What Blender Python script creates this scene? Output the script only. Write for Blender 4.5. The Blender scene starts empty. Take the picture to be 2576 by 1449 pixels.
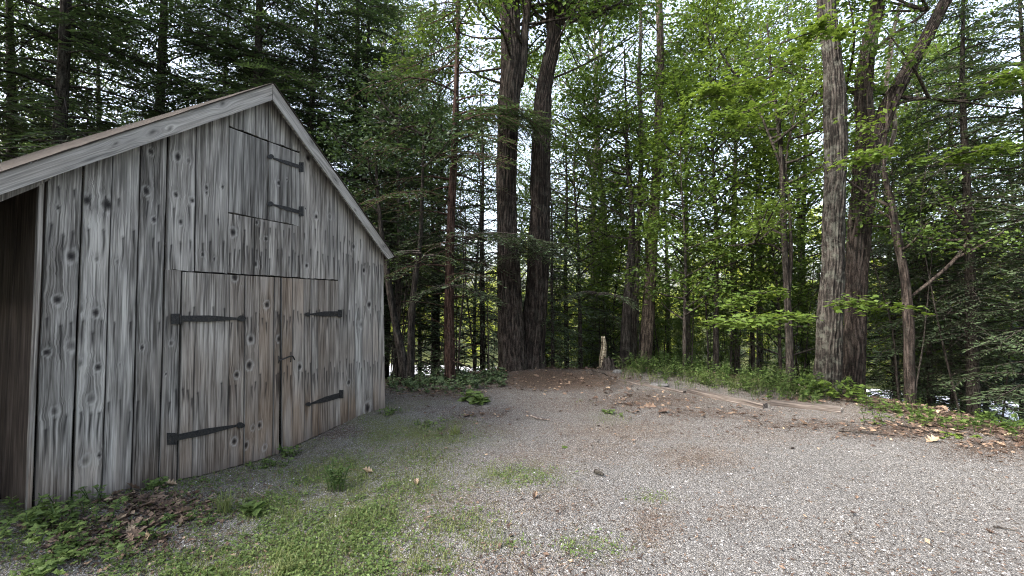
import bpy, math
import numpy as np
from mathutils import Vector, Matrix
R = math.radians
SC = bpy.context.scene
COL = SC.collection

# ------------------------------------------------------------------ camera
F = 1100.0                      # focal length in units of a 2576 px wide frame
CX, CY = 1288.0, 724.5
PITCH = math.atan((760 - CY) / F)
CAMZ = 1.70
cam_d = bpy.data.cameras.new('camera'); cam = bpy.data.objects.new('camera', cam_d)
COL.objects.link(cam); SC.camera = cam
cam_d.sensor_width = 36.0; cam_d.lens = 36.0 * F / 2576.0
cam_d.clip_start = 0.05; cam_d.clip_end = 600
cam.location = (0, 0, CAMZ); cam.rotation_euler = (math.pi / 2 + PITCH, 0, 0)

# ------------------------------------------------------------------ light
SUN_EL, SUN_AZ = R(42), R(-115)      # azimuth clockwise from +Y (view direction)
w = bpy.data.worlds.new('World'); SC.world = w; w.use_nodes = True
nt = w.node_tree
sky = nt.nodes.new('ShaderNodeTexSky'); sky.sky_type = 'NISHITA'; sky.sun_disc = False
sky.sun_elevation = SUN_EL; sky.sun_rotation = SUN_AZ
sky.air_density = 1.0; sky.dust_density = 5.0; sky.ozone_density = 1.2
bg = nt.nodes['Background']; bg.inputs[1].default_value = 0.15
hs = nt.nodes.new('ShaderNodeHueSaturation'); hs.inputs['Saturation'].default_value = .62
nt.links.new(sky.outputs[0], hs.inputs['Color']); nt.links.new(hs.outputs[0], bg.inputs[0])
sd = bpy.data.lights.new('sun', 'SUN'); sd.energy = 1.0; sd.angle = R(25); sd.color = (1, .93, .84)
sun = bpy.data.objects.new('sun', sd); COL.objects.link(sun)
sv = Vector((math.sin(SUN_AZ) * math.cos(SUN_EL), math.cos(SUN_AZ) * math.cos(SUN_EL), math.sin(SUN_EL)))
sun.rotation_euler = sv.to_track_quat('Z', 'Y').to_euler()
sun.location = (0, 0, 30)
SC.view_settings.view_transform = 'Standard'; SC.view_settings.look = 'None'
SC.view_settings.exposure = 2.55; SC.view_settings.gamma = 1
SC.cycles.max_bounces = 6; SC.cycles.diffuse_bounces = 4; SC.cycles.glossy_bounces = 2
SC.cycles.transmission_bounces = 4; SC.cycles.transparent_max_bounces = 4
SC.cycles.use_denoising = True; SC.cycles.denoising_prefilter = 'NONE'; SC.cycles.denoising_input_passes = 'RGB_ALBEDO_NORMAL'; SC.cycles.filter_width = 1.1; SC.cycles.use_adaptive_sampling = False
SC.cycles.sample_clamp_indirect = 4

# ------------------------------------------------------------------ numeric helpers
rng = np.random.default_rng(7)
cp, sp = math.cos(PITCH), math.sin(PITCH)
CAM = np.array([0, 0, CAMZ])
def ray(x, y):
    a = (x - CX) / F; b = (CY - y) / F
    return np.array([a, cp - sp * b, sp + cp * b])
def at(x, y, Y):
    d = ray(x, y); return CAM + d * (Y / d[1])
def ground_pt(x, y, z=0.0):
    d = ray(x, y); return CAM + d * ((z - CAMZ) / d[2])
def topix(P):
    P = np.asarray(P, float); q = P - CAM
    zf = q[..., 1] * cp + q[..., 2] * sp; up = -q[..., 1] * sp + q[..., 2] * cp
    zf = np.where(zf < .05, .05, zf)
    return CX + F * q[..., 0] / zf, CY - F * up / zf
def hsh(*c):
    h = np.zeros(np.shape(c[0]), dtype=np.uint32)
    for k, v in enumerate(c):
        h = (h ^ (np.asarray(v).astype(np.int64).astype(np.uint32) * np.uint32([374761393, 668265263, 2147483647, 1274126177][k]))) * np.uint32(2654435761)
        h ^= h >> np.uint32(15)
    return (h & np.uint32(0xffffff)).astype(float) / 0xffffff
def vn(x, y, seed=0):
    x = np.asarray(x, float); y = np.asarray(y, float)
    xi, yi = np.floor(x), np.floor(y); fx, fy = x - xi, y - yi
    fx = fx * fx * (3 - 2 * fx); fy = fy * fy * (3 - 2 * fy)
    s = np.full(np.shape(xi), seed)
    g = lambda i, j: hsh(xi + i, yi + j, s)
    return (g(0, 0) * (1 - fx) + g(1, 0) * fx) * (1 - fy) + (g(0, 1) * (1 - fx) + g(1, 1) * fx) * fy
def fbm(x, y, o=4, seed=0):
    t = 0; a = .5; n = 0
    for k in range(o):
        t = t + a * vn(x * 2 ** k, y * 2 ** k, seed + k); n += a; a *= .5
    return t / n
def sstep(a, b, x):
    t = np.clip((x - a) / (b - a), 0, 1); return t * t * (3 - 2 * t)
def poly_sd(px, py, poly):
    """signed distance, negative inside"""
    P = np.array(poly, float); Q = np.roll(P, -1, 0)
    d = np.full(np.shape(px), 1e9); ins = np.zeros(np.shape(px), bool)
    for a, b in zip(P, Q):
        e = b - a; wx = px - a[0]; wy = py - a[1]
        t = np.clip((wx * e[0] + wy * e[1]) / (e @ e), 0, 1)
        d = np.minimum(d, np.hypot(wx - t * e[0], wy - t * e[1]))
        c = ((a[1] > py) != (b[1] > py)) & (px < (b[0] - a[0]) * (py - a[1]) / (b[1] - a[1] + 1e-12) + a[0])
        ins ^= c
    return np.where(ins, -d, d)

# ------------------------------------------------------------------ scene graph helpers
def tag(o, label=None, cat=None, group=None, kind=None):
    if label: o['label'] = label
    if cat: o['category'] = cat
    if group: o['group'] = group
    if kind: o['kind'] = kind
    return o
def empty(name, loc, label=None, cat=None, group=None, rz=0):
    o = bpy.data.objects.new(name, None); COL.objects.link(o); o.location = loc
    o.rotation_euler = (0, 0, rz); o.empty_display_size = .2
    return tag(o, label, cat, group)
class MB:
    """collects vertices and faces of one mesh"""
    def __init__(s):
        s.V = []; s.Fs = []; s.n = 0; s.A = {}; s.uv = []
    def add(s, V, Fc, uv=None, **att):
        V = np.asarray(V, float).reshape(-1, 3); Fc = np.asarray(Fc, int)
        s.V.append(V); s.Fs.append(Fc + s.n); m = len(V)
        s.uv.append(np.zeros((m, 2)) if uv is None else np.asarray(uv, float).reshape(-1, 2))
        for k in set(s.A) | set(att):
            lst = s.A.setdefault(k, [np.zeros(s.n)] if s.n else [])
            v = att.get(k, 0.0); lst.append(np.broadcast_to(np.asarray(v, float).ravel() if np.size(v) > 1 else float(v), (m,)).copy())
        s.n += m; return s
    def build(s, name, mat, parent=None, origin=(0, 0, 0), smooth=False, me_only=False):
        V = np.concatenate(s.V) - np.asarray(origin, float)
        me = bpy.data.meshes.new(name)
        me.vertices.add(len(V)); me.vertices.foreach_set('co', V.ravel())
        loops = np.concatenate([f.ravel() for f in s.Fs])
        sizes = np.concatenate([np.full(len(f), f.shape[1]) for f in s.Fs])
        me.loops.add(len(loops)); me.loops.foreach_set('vertex_index', loops.astype(np.int32))
        me.polygons.add(len(sizes))
        st = np.concatenate([[0], np.cumsum(sizes)[:-1]])
        me.polygons.foreach_set('loop_start', st.astype(np.int32))
        try: me.polygons.foreach_set('loop_total', sizes.astype(np.int32))
        except Exception: pass
        me.polygons.foreach_set('use_smooth', np.full(len(sizes), smooth))
        uvl = me.uv_layers.new(name='UVMap'); uv = np.concatenate(s.uv)
        uvl.data.foreach_set('uv', uv[loops].ravel())
        for k, v in s.A.items():
            a = me.attributes.new(k, 'FLOAT', 'POINT'); a.data.foreach_set('value', np.concatenate(v).astype(np.float32))
        me.update(calc_edges=True); me.validate()
        me.materials.append(mat)
        if me_only: return me
        o = bpy.data.objects.new(name, me); COL.objects.link(o)
        if parent: o.parent = parent
        return o
def box(mb, c, ex, ey, ez, sx, sy, sz, taper=0, **att):
    """box centred on c, axes ex ey ez, half sizes"""
    ex, ey, ez, c = map(np.asarray, (ex, ey, ez, c)); b = min(sx, sy, sz) * .18
    V = []; 
    pts = [(i, j, k) for i in (-1, 1) for j in (-1, 1) for k in (-1, 1)]
    V = np.array([c + ex * i * sx + ey * j * sy + ez * k * sz for i, j, k in pts])
    Fc = [(0, 1, 3, 2), (4, 6, 7, 5), (0, 4, 5, 1), (2, 3, 7, 6), (0, 2, 6, 4), (1, 5, 7, 3)]
    uv = np.array([((i * sx) + (k * sz) * .3, (j * sy)) for i, j, k in pts])
    mb.add(V, Fc, uv, **att)
def prism(mb, pts, off, uvs=None, **att):
    """closed polygon pts (n,3) extruded by vector off; fan caps"""
    P = np.asarray(pts, float); n = len(P); V = np.concatenate([P, P + off, [P.mean(0)], [P.mean(0) + off]])
    i = np.arange(n); j = (i + 1) % n
    side = np.stack([i, j, j + n, i + n], 1)
    cap = np.concatenate([np.stack([j, i, np.full(n, 2 * n)], 1), np.stack([i + n, j + n, np.full(n, 2 * n + 1)], 1)])
    a = np.zeros(len(V)) ; uv = np.stack([V[:, 0] + V[:, 1], V[:, 2]], 1) if uvs is None else uvs
    n0 = mb.n; mb.add(V, side, uv, **att); mb.Fs.append(cap + n0)
def tube(mb, P, rad, seg=8, uvs=1.0, cap=True, disp=None, **att):
    P = np.asarray(P, float); n = len(P); rad = np.broadcast_to(np.asarray(rad, float), (n,))
    T = np.gradient(P, axis=0); T /= np.linalg.norm(T, axis=1)[:, None] + 1e-9
    ref = np.array([1., 0, 0]) if abs(T[:, 0]).mean() < .8 else np.array([0, 1., 0])
    X = ref - (T @ ref)[:, None] * T; X /= np.linalg.norm(X, axis=1)[:, None]
    Y = np.cross(T, X)
    th = np.arange(seg) * 2 * math.pi / seg
    L = np.concatenate([[0], np.cumsum(np.linalg.norm(np.diff(P, axis=0), axis=1))])
    r = rad[:, None] * np.ones(seg)
    if disp is not None: r = r + disp(th[None, :] + 0 * r, L[:, None] + 0 * r, rad[:, None] + 0 * r)
    V = P[:, None, :] + r[..., None] * (np.cos(th)[None, :, None] * X[:, None, :] + np.sin(th)[None, :, None] * Y[:, None, :])
    i = np.arange(n - 1)[:, None]; j = np.arange(seg)[None, :]; jn = (j + 1) % seg
    Q = np.stack([i * seg + j, i * seg + jn, (i + 1) * seg + jn, (i + 1) * seg + j], -1).reshape(-1, 4)
    uv = np.stack([np.broadcast_to(th[None, :] * rad.mean(), r.shape), np.broadcast_to(L[:, None], r.shape)], -1)
    if disp is not None: att['furrow'] = np.clip(-(r - rad[:, None]) / (np.abs(r - rad[:, None]).max() + 1e-6) * 1.6, 0, 1).ravel()
    n0 = mb.n; mb.add(V.reshape(-1, 3), Q, uv.reshape(-1, 2) * uvs, **att)
    if cap:
        for k, e in ((0, 0), (n - 1, 1)):
            c = [k * seg + q for q in range(seg)]
            mb.add([P[k]], np.zeros((0, 3), int)); ci = mb.n - 1
            idx = np.array([(n0 + c[q], n0 + c[(q + 1) % seg], ci) for q in range(seg)])
            mb.Fs.append(idx if e else idx[:, ::-1])
def spline(pts, n):
    pts = np.asarray(pts, float); k = len(pts)
    if k == 2: return pts[0] + (pts[1] - pts[0]) * np.linspace(0, 1, n)[:, None]
    t = np.linspace(0, k - 1, n); i = np.clip(t.astype(int), 0, k - 2); f = (t - i)[:, None]
    E = np.vstack([2 * pts[0] - pts[1], pts, 2 * pts[-1] - pts[-2]])
    p0, p1, p2, p3 = E[i], E[i + 1], E[i + 2], E[i + 3]
    return .5 * (2 * p1 + (p2 - p0) * f + (2 * p0 - 5 * p1 + 4 * p2 - p3) * f ** 2 + (3 * p1 - p0 - 3 * p2 + p3) * f ** 3)
def unit(v): return v / (np.linalg.norm(v, axis=-1, keepdims=True) + 1e-9)
# leaf templates: x along the leaf, y across, z up
T_OVAL = (np.array([(0, 0, 0), (.45, .30, .03), (1, 0, -.06), (.5, -.30, .03)]), np.array([(0, 1, 2, 3)]))
T_NEEDLE = (np.array([(0, 0, 0), (.5, .13, 0), (1, 0, 0), (.5, -.13, 0)]), np.array([(0, 1, 2, 3)]))
_mo = [(0, 0), (.06, .30), (.22, .26), (.36, .56), (.5, .30), (.62, .22), (1, 0), (.62, -.22), (.5, -.30), (.36, -.56), (.22, -.26), (.06, -.30)]
T_MAPLE = (np.array([(.35, 0, .04)] + [(x, y, -.12 * abs(y)) for x, y in _mo]), np.array([(0, 1 + k, 1 + (k + 1) % 12) for k in range(12)]))
_ok = [(0, 0), (.16, .07), (.25, .27), (.34, .10), (.48, .34), (.56, .12), (.74, .27), (.80, .08), (1, 0), (.80, -.10), (.70, -.26), (.56, -.1), (.45, -.33), (.34, -.1), (.24, -.22), (.14, -.06)]
T_OAK = (np.array([(.5, 0, -.05)] + [(x, y, .35 * abs(y) + .12 * x * x) for x, y in _ok]), np.array([(0, 1 + k, 1 + (k + 1) % 16) for k in range(16)]))
_st = [(math.cos(a) * .5, math.sin(a) * .5) for a in np.linspace(0, 2 * math.pi, 6)[:-1]]
T_STONE = (np.array([(x, y, 0) for x, y in _st] + [(.12, .05, .38)]), np.array([(k, (k + 1) % 5, 5) for k in range(5)]))
T_BLADE = (np.array([(0, .06, 0), (0, -.06, 0), (.55, -.05, .06), (.55, .05, .06), (1, 0, -.12)]), None)
def leaves(mb, tmpl, C, Fw, Up, size, tint):
    """scatter a template: centres C, forward dirs, up dirs, sizes, tint per leaf"""
    V, Fc = tmpl; n = len(C)
    if n == 0: return
    x = unit(np.asarray(Fw, float)); z = np.asarray(Up, float); z = unit(z - (z * x).sum(1)[:, None] * x); y = np.cross(z, x)
    size = np.broadcast_to(np.asarray(size, float), (n,)); tint = np.broadcast_to(np.asarray(tint, float), (n,))
    W = (V[None, :, 0:1] * x[:, None] + V[None, :, 1:2] * y[:, None] + V[None, :, 2:3] * z[:, None]) * size[:, None, None] + np.asarray(C)[:, None]
    k = len(V); Q = (Fc[None] + (np.arange(n) * k)[:, None, None]).reshape(-1, Fc.shape[1])
    uv = np.tile(V[:, :2], (n, 1))
    mb.add(W.reshape(-1, 3), Q, uv, tint=np.repeat(tint, k))

# ------------------------------------------------------------------ materials
def newmat(name, rough=.8, spec=.3):
    m = bpy.data.materials.new(name); m.use_nodes = True
    b = m.node_tree.nodes['Principled BSDF']; b.inputs['Roughness'].default_value = rough
    b.inputs['Specular IOR Level'].default_value = spec
    return m, m.node_tree, b
class N:
    def __init__(s, nt): s.t = nt
    def n(s, typ, **kw):
        o = s.t.nodes.new(typ)
        for k, v in kw.items(): setattr(o, k, v)
        return o
    def l(s, a, b): s.t.links.new(a, b)
    def attr(s, name): return s.n('ShaderNodeAttribute', attribute_name=name).outputs['Fac']
    def math(s, op, a, b=None, clamp=False):
        o = s.n('ShaderNodeMath', operation=op, use_clamp=clamp)
        for i, v in enumerate((a, b)):
            if v is None: continue
            if isinstance(v, (int, float)): o.inputs[i].default_value = v
            else: s.l(v, o.inputs[i])
        return o.outputs[0]
    def noise(s, vec, scale, detail=4, rough=.55, dist=0):
        o = s.n('ShaderNodeTexNoise'); o.inputs['Scale'].default_value = scale
        o.inputs['Detail'].default_value = detail; o.inputs['Roughness'].default_value = rough; o.inputs['Distortion'].default_value = dist
        s.l(vec, o.inputs['Vector']); return o.outputs['Fac']
    def mapping(s, vec, sc):
        o = s.n('ShaderNodeMapping'); o.inputs['Scale'].default_value = sc; s.l(vec, o.inputs['Vector']); return o.outputs[0]
    def coord(s, k='Object'): return s.n('ShaderNodeTexCoord').outputs[k]
    def ramp(s, fac, stops):
        o = s.n('ShaderNodeValToRGB'); e = o.color_ramp.elements
        while len(e) < len(stops): e.new(.5)
        for q, (p, c) in zip(e, stops): q.position = p; q.color = (*c, 1) if len(c) == 3 else c
        s.l(fac, o.inputs[0]); return o.outputs[0]
    def mix(s, fac, a, b, bt='MIX'):
        o = s.n('ShaderNodeMix', data_type='RGBA', blend_type=bt)
        for i, v in ((0, fac), (6, a), (7, b)):
            if isinstance(v, (int, float)): o.inputs[i].default_value = v
            elif isinstance(v, tuple): o.inputs[i].default_value = (*v, 1) if len(v) == 3 else v
            else: s.l(v, o.inputs[i])
        return o.outputs[2]
    def bump(s, h, strength, dist, b, normal=None):
        o = s.n('ShaderNodeBump'); o.inputs['Strength'].default_value = strength; o.inputs['Distance'].default_value = dist
        s.l(h, o.inputs['Height'])
        if normal is not None: s.l(normal, o.inputs['Normal'])
        s.l(o.outputs[0], b.inputs['Normal']); return o.outputs[0]

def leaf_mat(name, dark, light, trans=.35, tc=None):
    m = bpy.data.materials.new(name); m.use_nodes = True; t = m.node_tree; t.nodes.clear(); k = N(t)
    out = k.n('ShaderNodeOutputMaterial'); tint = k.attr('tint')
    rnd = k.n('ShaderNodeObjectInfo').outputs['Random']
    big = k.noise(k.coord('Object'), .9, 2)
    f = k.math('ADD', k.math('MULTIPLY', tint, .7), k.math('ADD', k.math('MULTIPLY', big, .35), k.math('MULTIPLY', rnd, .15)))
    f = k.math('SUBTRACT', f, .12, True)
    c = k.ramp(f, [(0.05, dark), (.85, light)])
    d = k.n('ShaderNodeBsdfPrincipled'); d.inputs['Roughness'].default_value = .5; d.inputs['Specular IOR Level'].default_value = .25
    k.l(c, d.inputs['Base Color'])
    tr = k.n('ShaderNodeBsdfTranslucent')
    k.l(k.mix(1.0, c, tc or (1.12, 1.08, .68), 'MULTIPLY'), tr.inputs[0])
    mx = k.n('ShaderNodeMixShader'); mx.inputs[0].default_value = trans
    k.l(d.outputs[0], mx.inputs[1]); k.l(tr.outputs[0], mx.inputs[2]); k.l(mx.outputs[0], out.inputs[0])
    return m
M = {}
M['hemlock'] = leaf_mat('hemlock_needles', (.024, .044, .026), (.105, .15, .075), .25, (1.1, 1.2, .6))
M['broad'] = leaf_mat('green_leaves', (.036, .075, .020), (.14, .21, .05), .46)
M['maple'] = leaf_mat('maple_leaves', (.045, .09, .02), (.15, .22, .045), .46)
M['far'] = leaf_mat('far_leaves_painted_sun', (.10, .17, .03), (.42, .47, .09), .5)  # bright yellow-green stands in for sunlight on the distant foliage
M['weed'] = leaf_mat('weed_leaves', (.035, .07, .02), (.14, .20, .06), .3)
M['grass'] = leaf_mat('grass_blades', (.055, .085, .03), (.19, .22, .085), .25)

def litter_mat():
    m, t, b = newmat('dead_leaves', .7, .3); k = N(t)
    c = k.ramp(k.attr('tint'), [(0, (.028, .019, .015)), (.35, (.095, .064, .048)), (.7, (.21, .15, .11)), (1, (.46, .36, .25))])
    n = k.noise(k.coord('UV'), 6, 3); k.l(k.mix(.5, c, k.mix(n, (.45, .4, .38), (1.1, 1.1, 1.1)), 'MULTIPLY'), b.inputs['Base Color'])
    return m
M['litter'] = litter_mat()
def stone_mat():
    m, t, b = newmat('pebble_stone', .75, .35); k = N(t)
    c = k.ramp(k.attr('tint'), [(0, (.05, .048, .047)), (.35, (.13, .127, .126)), (.8, (.28, .28, .285)), (1, (.58, .58, .6))])
    k.l(c, b.inputs['Base Color']); return m
M['stone'] = stone_mat()

def bark_mat(name, cdark, cmid, clight, sc=1.0, lichen=0.0, zs=.18, bs=1.0, warm=0.0):
    m, t, b = newmat(name, .9, .15); k = N(t)
    co = k.coord('Object'); mp = k.mapping(co, (1, 1, zs))
    n1 = k.noise(mp, 20 * sc, 5, .62, .5); n2 = k.noise(co, 2.2, 3); n3 = k.noise(co, 40, 3)
    fur = k.attr('furrow')
    h = k.math('ADD', k.math('MULTIPLY', n1, .75), k.math('MULTIPLY', n3, .25))
    c = k.ramp(h, [(.42, cdark), (.5, cmid), (.60, clight)])
    c = k.mix(k.math('MULTIPLY', fur, .85, True), c, tuple(q * .45 for q in cdark))
    if lichen:
        ln = k.noise(co, 5.5, 5, .7); lf = k.ramp(ln, [(.5, (0, 0, 0)), (.62, (1, 1, 1))])
        c = k.mix(k.math('MULTIPLY', lf, lichen), c, (.095, .10, .085))
    c = k.mix(k.math('MULTIPLY', n2, .6), c, (.30, .20, .14) if warm else (.16, .15, .13), 'MIX') if warm else c
    k.l(c, b.inputs['Base Color']); k.bump(h, bs, .02, b)
    return m
M['oak'] = bark_mat('oak_bark', (.010, .008, .007), (.034, .026, .022), (.085, .069, .060), 1.0, .15)
M['oak_grey'] = bark_mat('grey_oak_bark', (.009, .008, .007), (.029, .025, .022), (.070, .063, .056), 1.0, .55)
M['bark'] = bark_mat('rough_bark', (.012, .010, .009), (.036, .030, .026), (.08, .07, .062), 1.4, .2)
M['bark_red'] = bark_mat('reddish_bark', (.016, .009, .007), (.050, .028, .022), (.09, .06, .05), 1.4, .1)
M['bark_pale'] = bark_mat('pale_bark', (.035, .03, .025), (.095, .08, .068), (.20, .18, .155), 1.3, .4)
M['bark_tan'] = bark_mat('tan_bark', (.032, .025, .020), (.095, .075, .060), (.20, .165, .13), 1.3, .0)
M['birch'] = bark_mat('birch_bark', (.07, .05, .035), (.55, .45, .30), (.80, .72, .56), .8, .0, 3.0)
M['deadwood'] = bark_mat('bare_wood', (.09, .07, .06), (.24, .20, .175), (.40, .35, .31), 1.4, .0)

def wood_mat(name, tone=1.0):
    m, t, b = newmat(name, .85, .2); k = N(t)
    uv = k.coord('UV')
    g1 = k.noise(k.mapping(uv, (1, .018, 1)), 95, 4, .65)
    g2 = k.noise(k.mapping(uv, (1, .05, 1)), 22, 4, .6, .12)
    g3 = k.noise(k.mapping(uv, (1, .25, 1)), 3.2, 3, .5)
    g4 = k.noise(k.mapping(uv, (1, .5, 1)), 240, 2, .5)
    f = k.math('ADD', k.math('ADD', k.math('MULTIPLY', g1, .56), k.math('MULTIPLY', g2, .40)), k.math('MULTIPLY', g3, .10))
    f = k.math('ADD', f, k.math('MULTIPLY', k.math('SUBTRACT', k.attr('tone'), .5), .15))
    c = k.ramp(f, [(.38, (.026, .024, .023)), (.46, (.100, .093, .087)), (.54, (.225, .213, .204)), (.66, (.50, .478, .455))])
    warm = k.ramp(f, [(.37, (.035, .023, .016)), (.50, (.135, .094, .067)), (.66, (.32, .245, .19))])
    c = k.mix(k.math('MULTIPLY', k.attr('warm'), .95, True), c, warm)
    c = k.mix(k.math('MULTIPLY', k.attr('light'), .8, True), c, (.50, .485, .47))
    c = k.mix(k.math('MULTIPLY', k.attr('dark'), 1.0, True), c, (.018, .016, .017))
    k.l(c, b.inputs['Base Color'])
    h = k.math('ADD', k.math('MULTIPLY', g1, .6), k.math('ADD', k.math('MULTIPLY', g2, .5), k.math('MULTIPLY', g4, .15)))
    k.bump(h, .6, .006, b)
    return m
M['wood'] = wood_mat('weathered_board_wood')
def iron_mat():
    m, t, b = newmat('black_iron', .55, .5); k = N(t); n = k.noise(k.coord('Object'), 60, 4)
    k.l(k.ramp(n, [(.35, (.012, .012, .014)), (.6, (.035, .034, .036)), (.8, (.10, .06, .04))]), b.inputs['Base Color'])
    b.inputs['Metallic'].default_value = .4; k.bump(n, .4, .003, b); return m
M['iron'] = iron_mat()
def rust_mat():
    m, t, b = newmat('rusty_iron', .8, .3); k = N(t); n = k.noise(k.coord('Object'), 70, 4)
    k.l(k.ramp(n, [(.35, (.035, .018, .012)), (.7, (.13, .055, .03))]), b.inputs['Base Color']); return m
M['rust'] = rust_mat()
def shingle_mat():
    m, t, b = newmat('roof_shingles', .9, .2); k = N(t); br = k.n('ShaderNodeTexBrick')
    br.inputs['Scale'].default_value = 4; br.inputs['Color1'].default_value = (.025, .02, .017, 1); br.inputs['Color2'].default_value = (.05, .04, .034, 1)
    br.inputs['Mortar'].default_value = (.03, .025, .02, 1); k.l(k.coord('UV'), br.inputs['Vector'])
    k.l(br.outputs[0], b.inputs['Base Color']); return m
M['shingle'] = shingle_mat()
def rock_mat():
    m, t, b = newmat('granite', .85, .3); k = N(t); n = k.noise(k.coord('Object'), 14, 6, .7)
    k.l(k.ramp(n, [(.35, (.05, .05, .05)), (.55, (.13, .13, .13)), (.75, (.22, .22, .22))]), b.inputs['Base Color']); k.bump(n, .6, .02, b); return m
M['rock'] = rock_mat()

def ground_mat():
    m, t, b = newmat('gravel_and_soil', .9, .2); k = N(t)
    co = k.coord('Object')
    def vor(sc):
        o = k.n('ShaderNodeTexVoronoi'); o.inputs['Scale'].default_value = sc; k.l(co, o.inputs['Vector']); return o
    v1 = vor(100); v2 = vor(210)
    sep = k.n('ShaderNodeSeparateColor'); k.l(v1.outputs['Color'], sep.inputs[0])
    sep2 = k.n('ShaderNodeSeparateColor'); k.l(v2.outputs['Color'], sep2.inputs[0])
    big = k.noise(co, 1.1, 4); mid = k.noise(co, 6, 5, .65)
    f = k.math('ADD', k.math('MULTIPLY', sep.outputs[0], .6), k.math('MULTIPLY', sep2.outputs[1], .4))
    gra = k.ramp(f, [(.05, (.054, .052, .050)), (.35, (.130, .127, .122)), (.62, (.222, .218, .211)), (.88, (.38, .374, .362))])
    gra = k.mix(k.ramp(v1.outputs['Distance'], [(.35, (0, 0, 0)), (.75, (.7, .7, .7))]), gra, (.06, .056, .055))
    dirt = k.ramp(f, [(.1, (.036, .028, .022)), (.45, (.105, .084, .068)), (.75, (.185, .155, .132)), (.95, (.34, .31, .28))])
    leafc = k.ramp(f, [(.1, (.018, .013, .010)), (.5, (.062, .044, .034)), (.85, (.14, .105, .08))])
    moss = k.ramp(k.math('ADD', k.math('MULTIPLY', mid, .5), k.math('MULTIPLY', sep2.outputs[0], .5)), [(.2, (.03, .038, .016)), (.5, (.085, .102, .036)), (.8, (.17, .185, .075))])
    def edge(a, lo, hi):       # threshold a painted field through noise so that its edge is broken
        s_ = k.math('ADD', a, k.math('MULTIPLY', k.math('SUBTRACT', mid, .5), .9))
        s_ = k.math('ADD', s_, k.math('MULTIPLY', k.math('SUBTRACT', sep.outputs[1], .5), .75))
        return k.ramp(s_, [(lo, (0, 0, 0)), (hi, (1, 1, 1))])
    c = k.mix(edge(k.attr('dirt'), .3, .75), gra, dirt)
    c = k.mix(edge(k.attr('moss'), .35, .7), c, moss)
    c = k.mix(edge(k.attr('leaf'), .35, .6), c, leafc)
    c = k.mix(k.math('MULTIPLY', big, .35), c, k.mix(1.0, c, (.72, .70, .70), 'MULTIPLY'))
    k.l(c, b.inputs['Base Color'])
    h = k.math('ADD', k.math('MULTIPLY', v1.outputs['Distance'], -1.0), k.math('MULTIPLY', mid, .6))
    k.bump(h, .8, .012, b)
    return m
M['ground'] = ground_mat()
def road_mat():
    m, t, b = newmat('pale_gravel_painted_sun', .8, .3); k = N(t); n = k.noise(k.coord('Object'), 2.5, 6, .7)
    k.l(k.ramp(n, [(.3, (.62, .63, .68)), (.7, (.86, .87, .92))]), b.inputs['Base Color']); return m  # pale gravel, whitened further to look sunlit beneath the trees
M['road'] = road_mat()

# ------------------------------------------------------------------ the shed's gable plane
AL = math.atan(483 / F)
D = np.array([math.sin(AL), math.cos(AL), 0.]); IN = np.array([-math.cos(AL), math.sin(AL), 0.])   # along the wall; into the shed
OUT = -IN; DW = 4.6; FOOT = IN * DW
ZUP = np.array([0, 0, 1.])
def W(u, v, w=0.):
    u = np.asarray(u, float); v = np.asarray(v, float); w = np.asarray(w, float)
    return FOOT + u[..., None] * D + v[..., None] * ZUP + w[..., None] * OUT
def wuv(x, y, w=0.):
    d = ray(x, y); t = (DW - w) / (d @ IN); P = CAM + t * d
    return P @ D, P[2]

# ------------------------------------------------------------------ terrain
CLEAR = [(-2.6, 9.4), (-6.6, 10.6), (-12.5, 9.6), (-16, 4), (-16, -15), (13, -15), (10.5, -3), (8.2, 3.2), (6.9, 4.9), (6.1, 6.2), (6.0, 7.4),
         (5.6, 8.7), (4.6, 10.0), (3.6, 11.0), (2.2, 10.9), (0.2, 11.0), (-1.0, 10.0)]
WB = [wuv(x, y) for x, y in [(0, 1290), (80, 1283), (181, 1267), (255, 1249), (330, 1234), (401, 1219), (485, 1203), (570, 1181), (650, 1160), (704, 1141), (767, 1112), (850, 1073), (906, 1044), (970, 1025)]]
WBu = np.array([p[0] for p in WB]); WBv = np.array([p[1] for p in WB])
def gh(x, y):
    x = np.asarray(x, float); y = np.asarray(y, float)
    s = poly_sd(x, y, CLEAR)
    far = np.hypot(x, y)
    z = -3.3 * sstep(0.0, 9.0, s + .35 * (vn(x * .7, y * .7, 3) - .5) * (s > 0)) + (fbm(x * .5, y * .5, 3, 5) - .5) * .22 * sstep(.2, 2, s) * (1 - sstep(8, 11, s))
    z = z + 2.5 * sstep(50, 95, far) + 9 * sstep(80, 200, far)
    z = z + (fbm(x * .8, y * .8, 3, 11) - .5) * .07 + (vn(x * 5, y * 5, 12) - .5) * .012
    z = z + .11 * np.exp(-(((x - .9) / 1.6) ** 2 + ((y - 10.2) / .8) ** 2)) + .06 * np.exp(-(((x - 3.6) / 1.5) ** 2 + ((y - 10.2) / .9) ** 2))
    u = x * D[0] + y * D[1]; t = (x * IN[0] + y * IN[1]) - DW      # t<0 in front of the wall
    hb = np.interp(u, WBu, WBv)
    wgt = np.exp(-(np.clip(-t, 0, 9) / .9) ** 2) * sstep(-1.5, .3, u) * (1 - sstep(5.8, 7.5, u)) * (1 - sstep(5.5, 7, t))
    return z * (1 - wgt) + hb * wgt
def gz(x, y): return float(gh(np.array([x]), np.array([y]))[0])
def hit(x, y):
    """point of the terrain under picture point (2576 wide frame)"""
    d = ray(x, y); ts = np.linspace(1.5, 70, 3000); P = CAM + ts[:, None] * d
    below = P[:, 2] < gh(P[:, 0], P[:, 1]); i = np.argmax(below)
    return P[i] if below.any() else P[-1]

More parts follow.
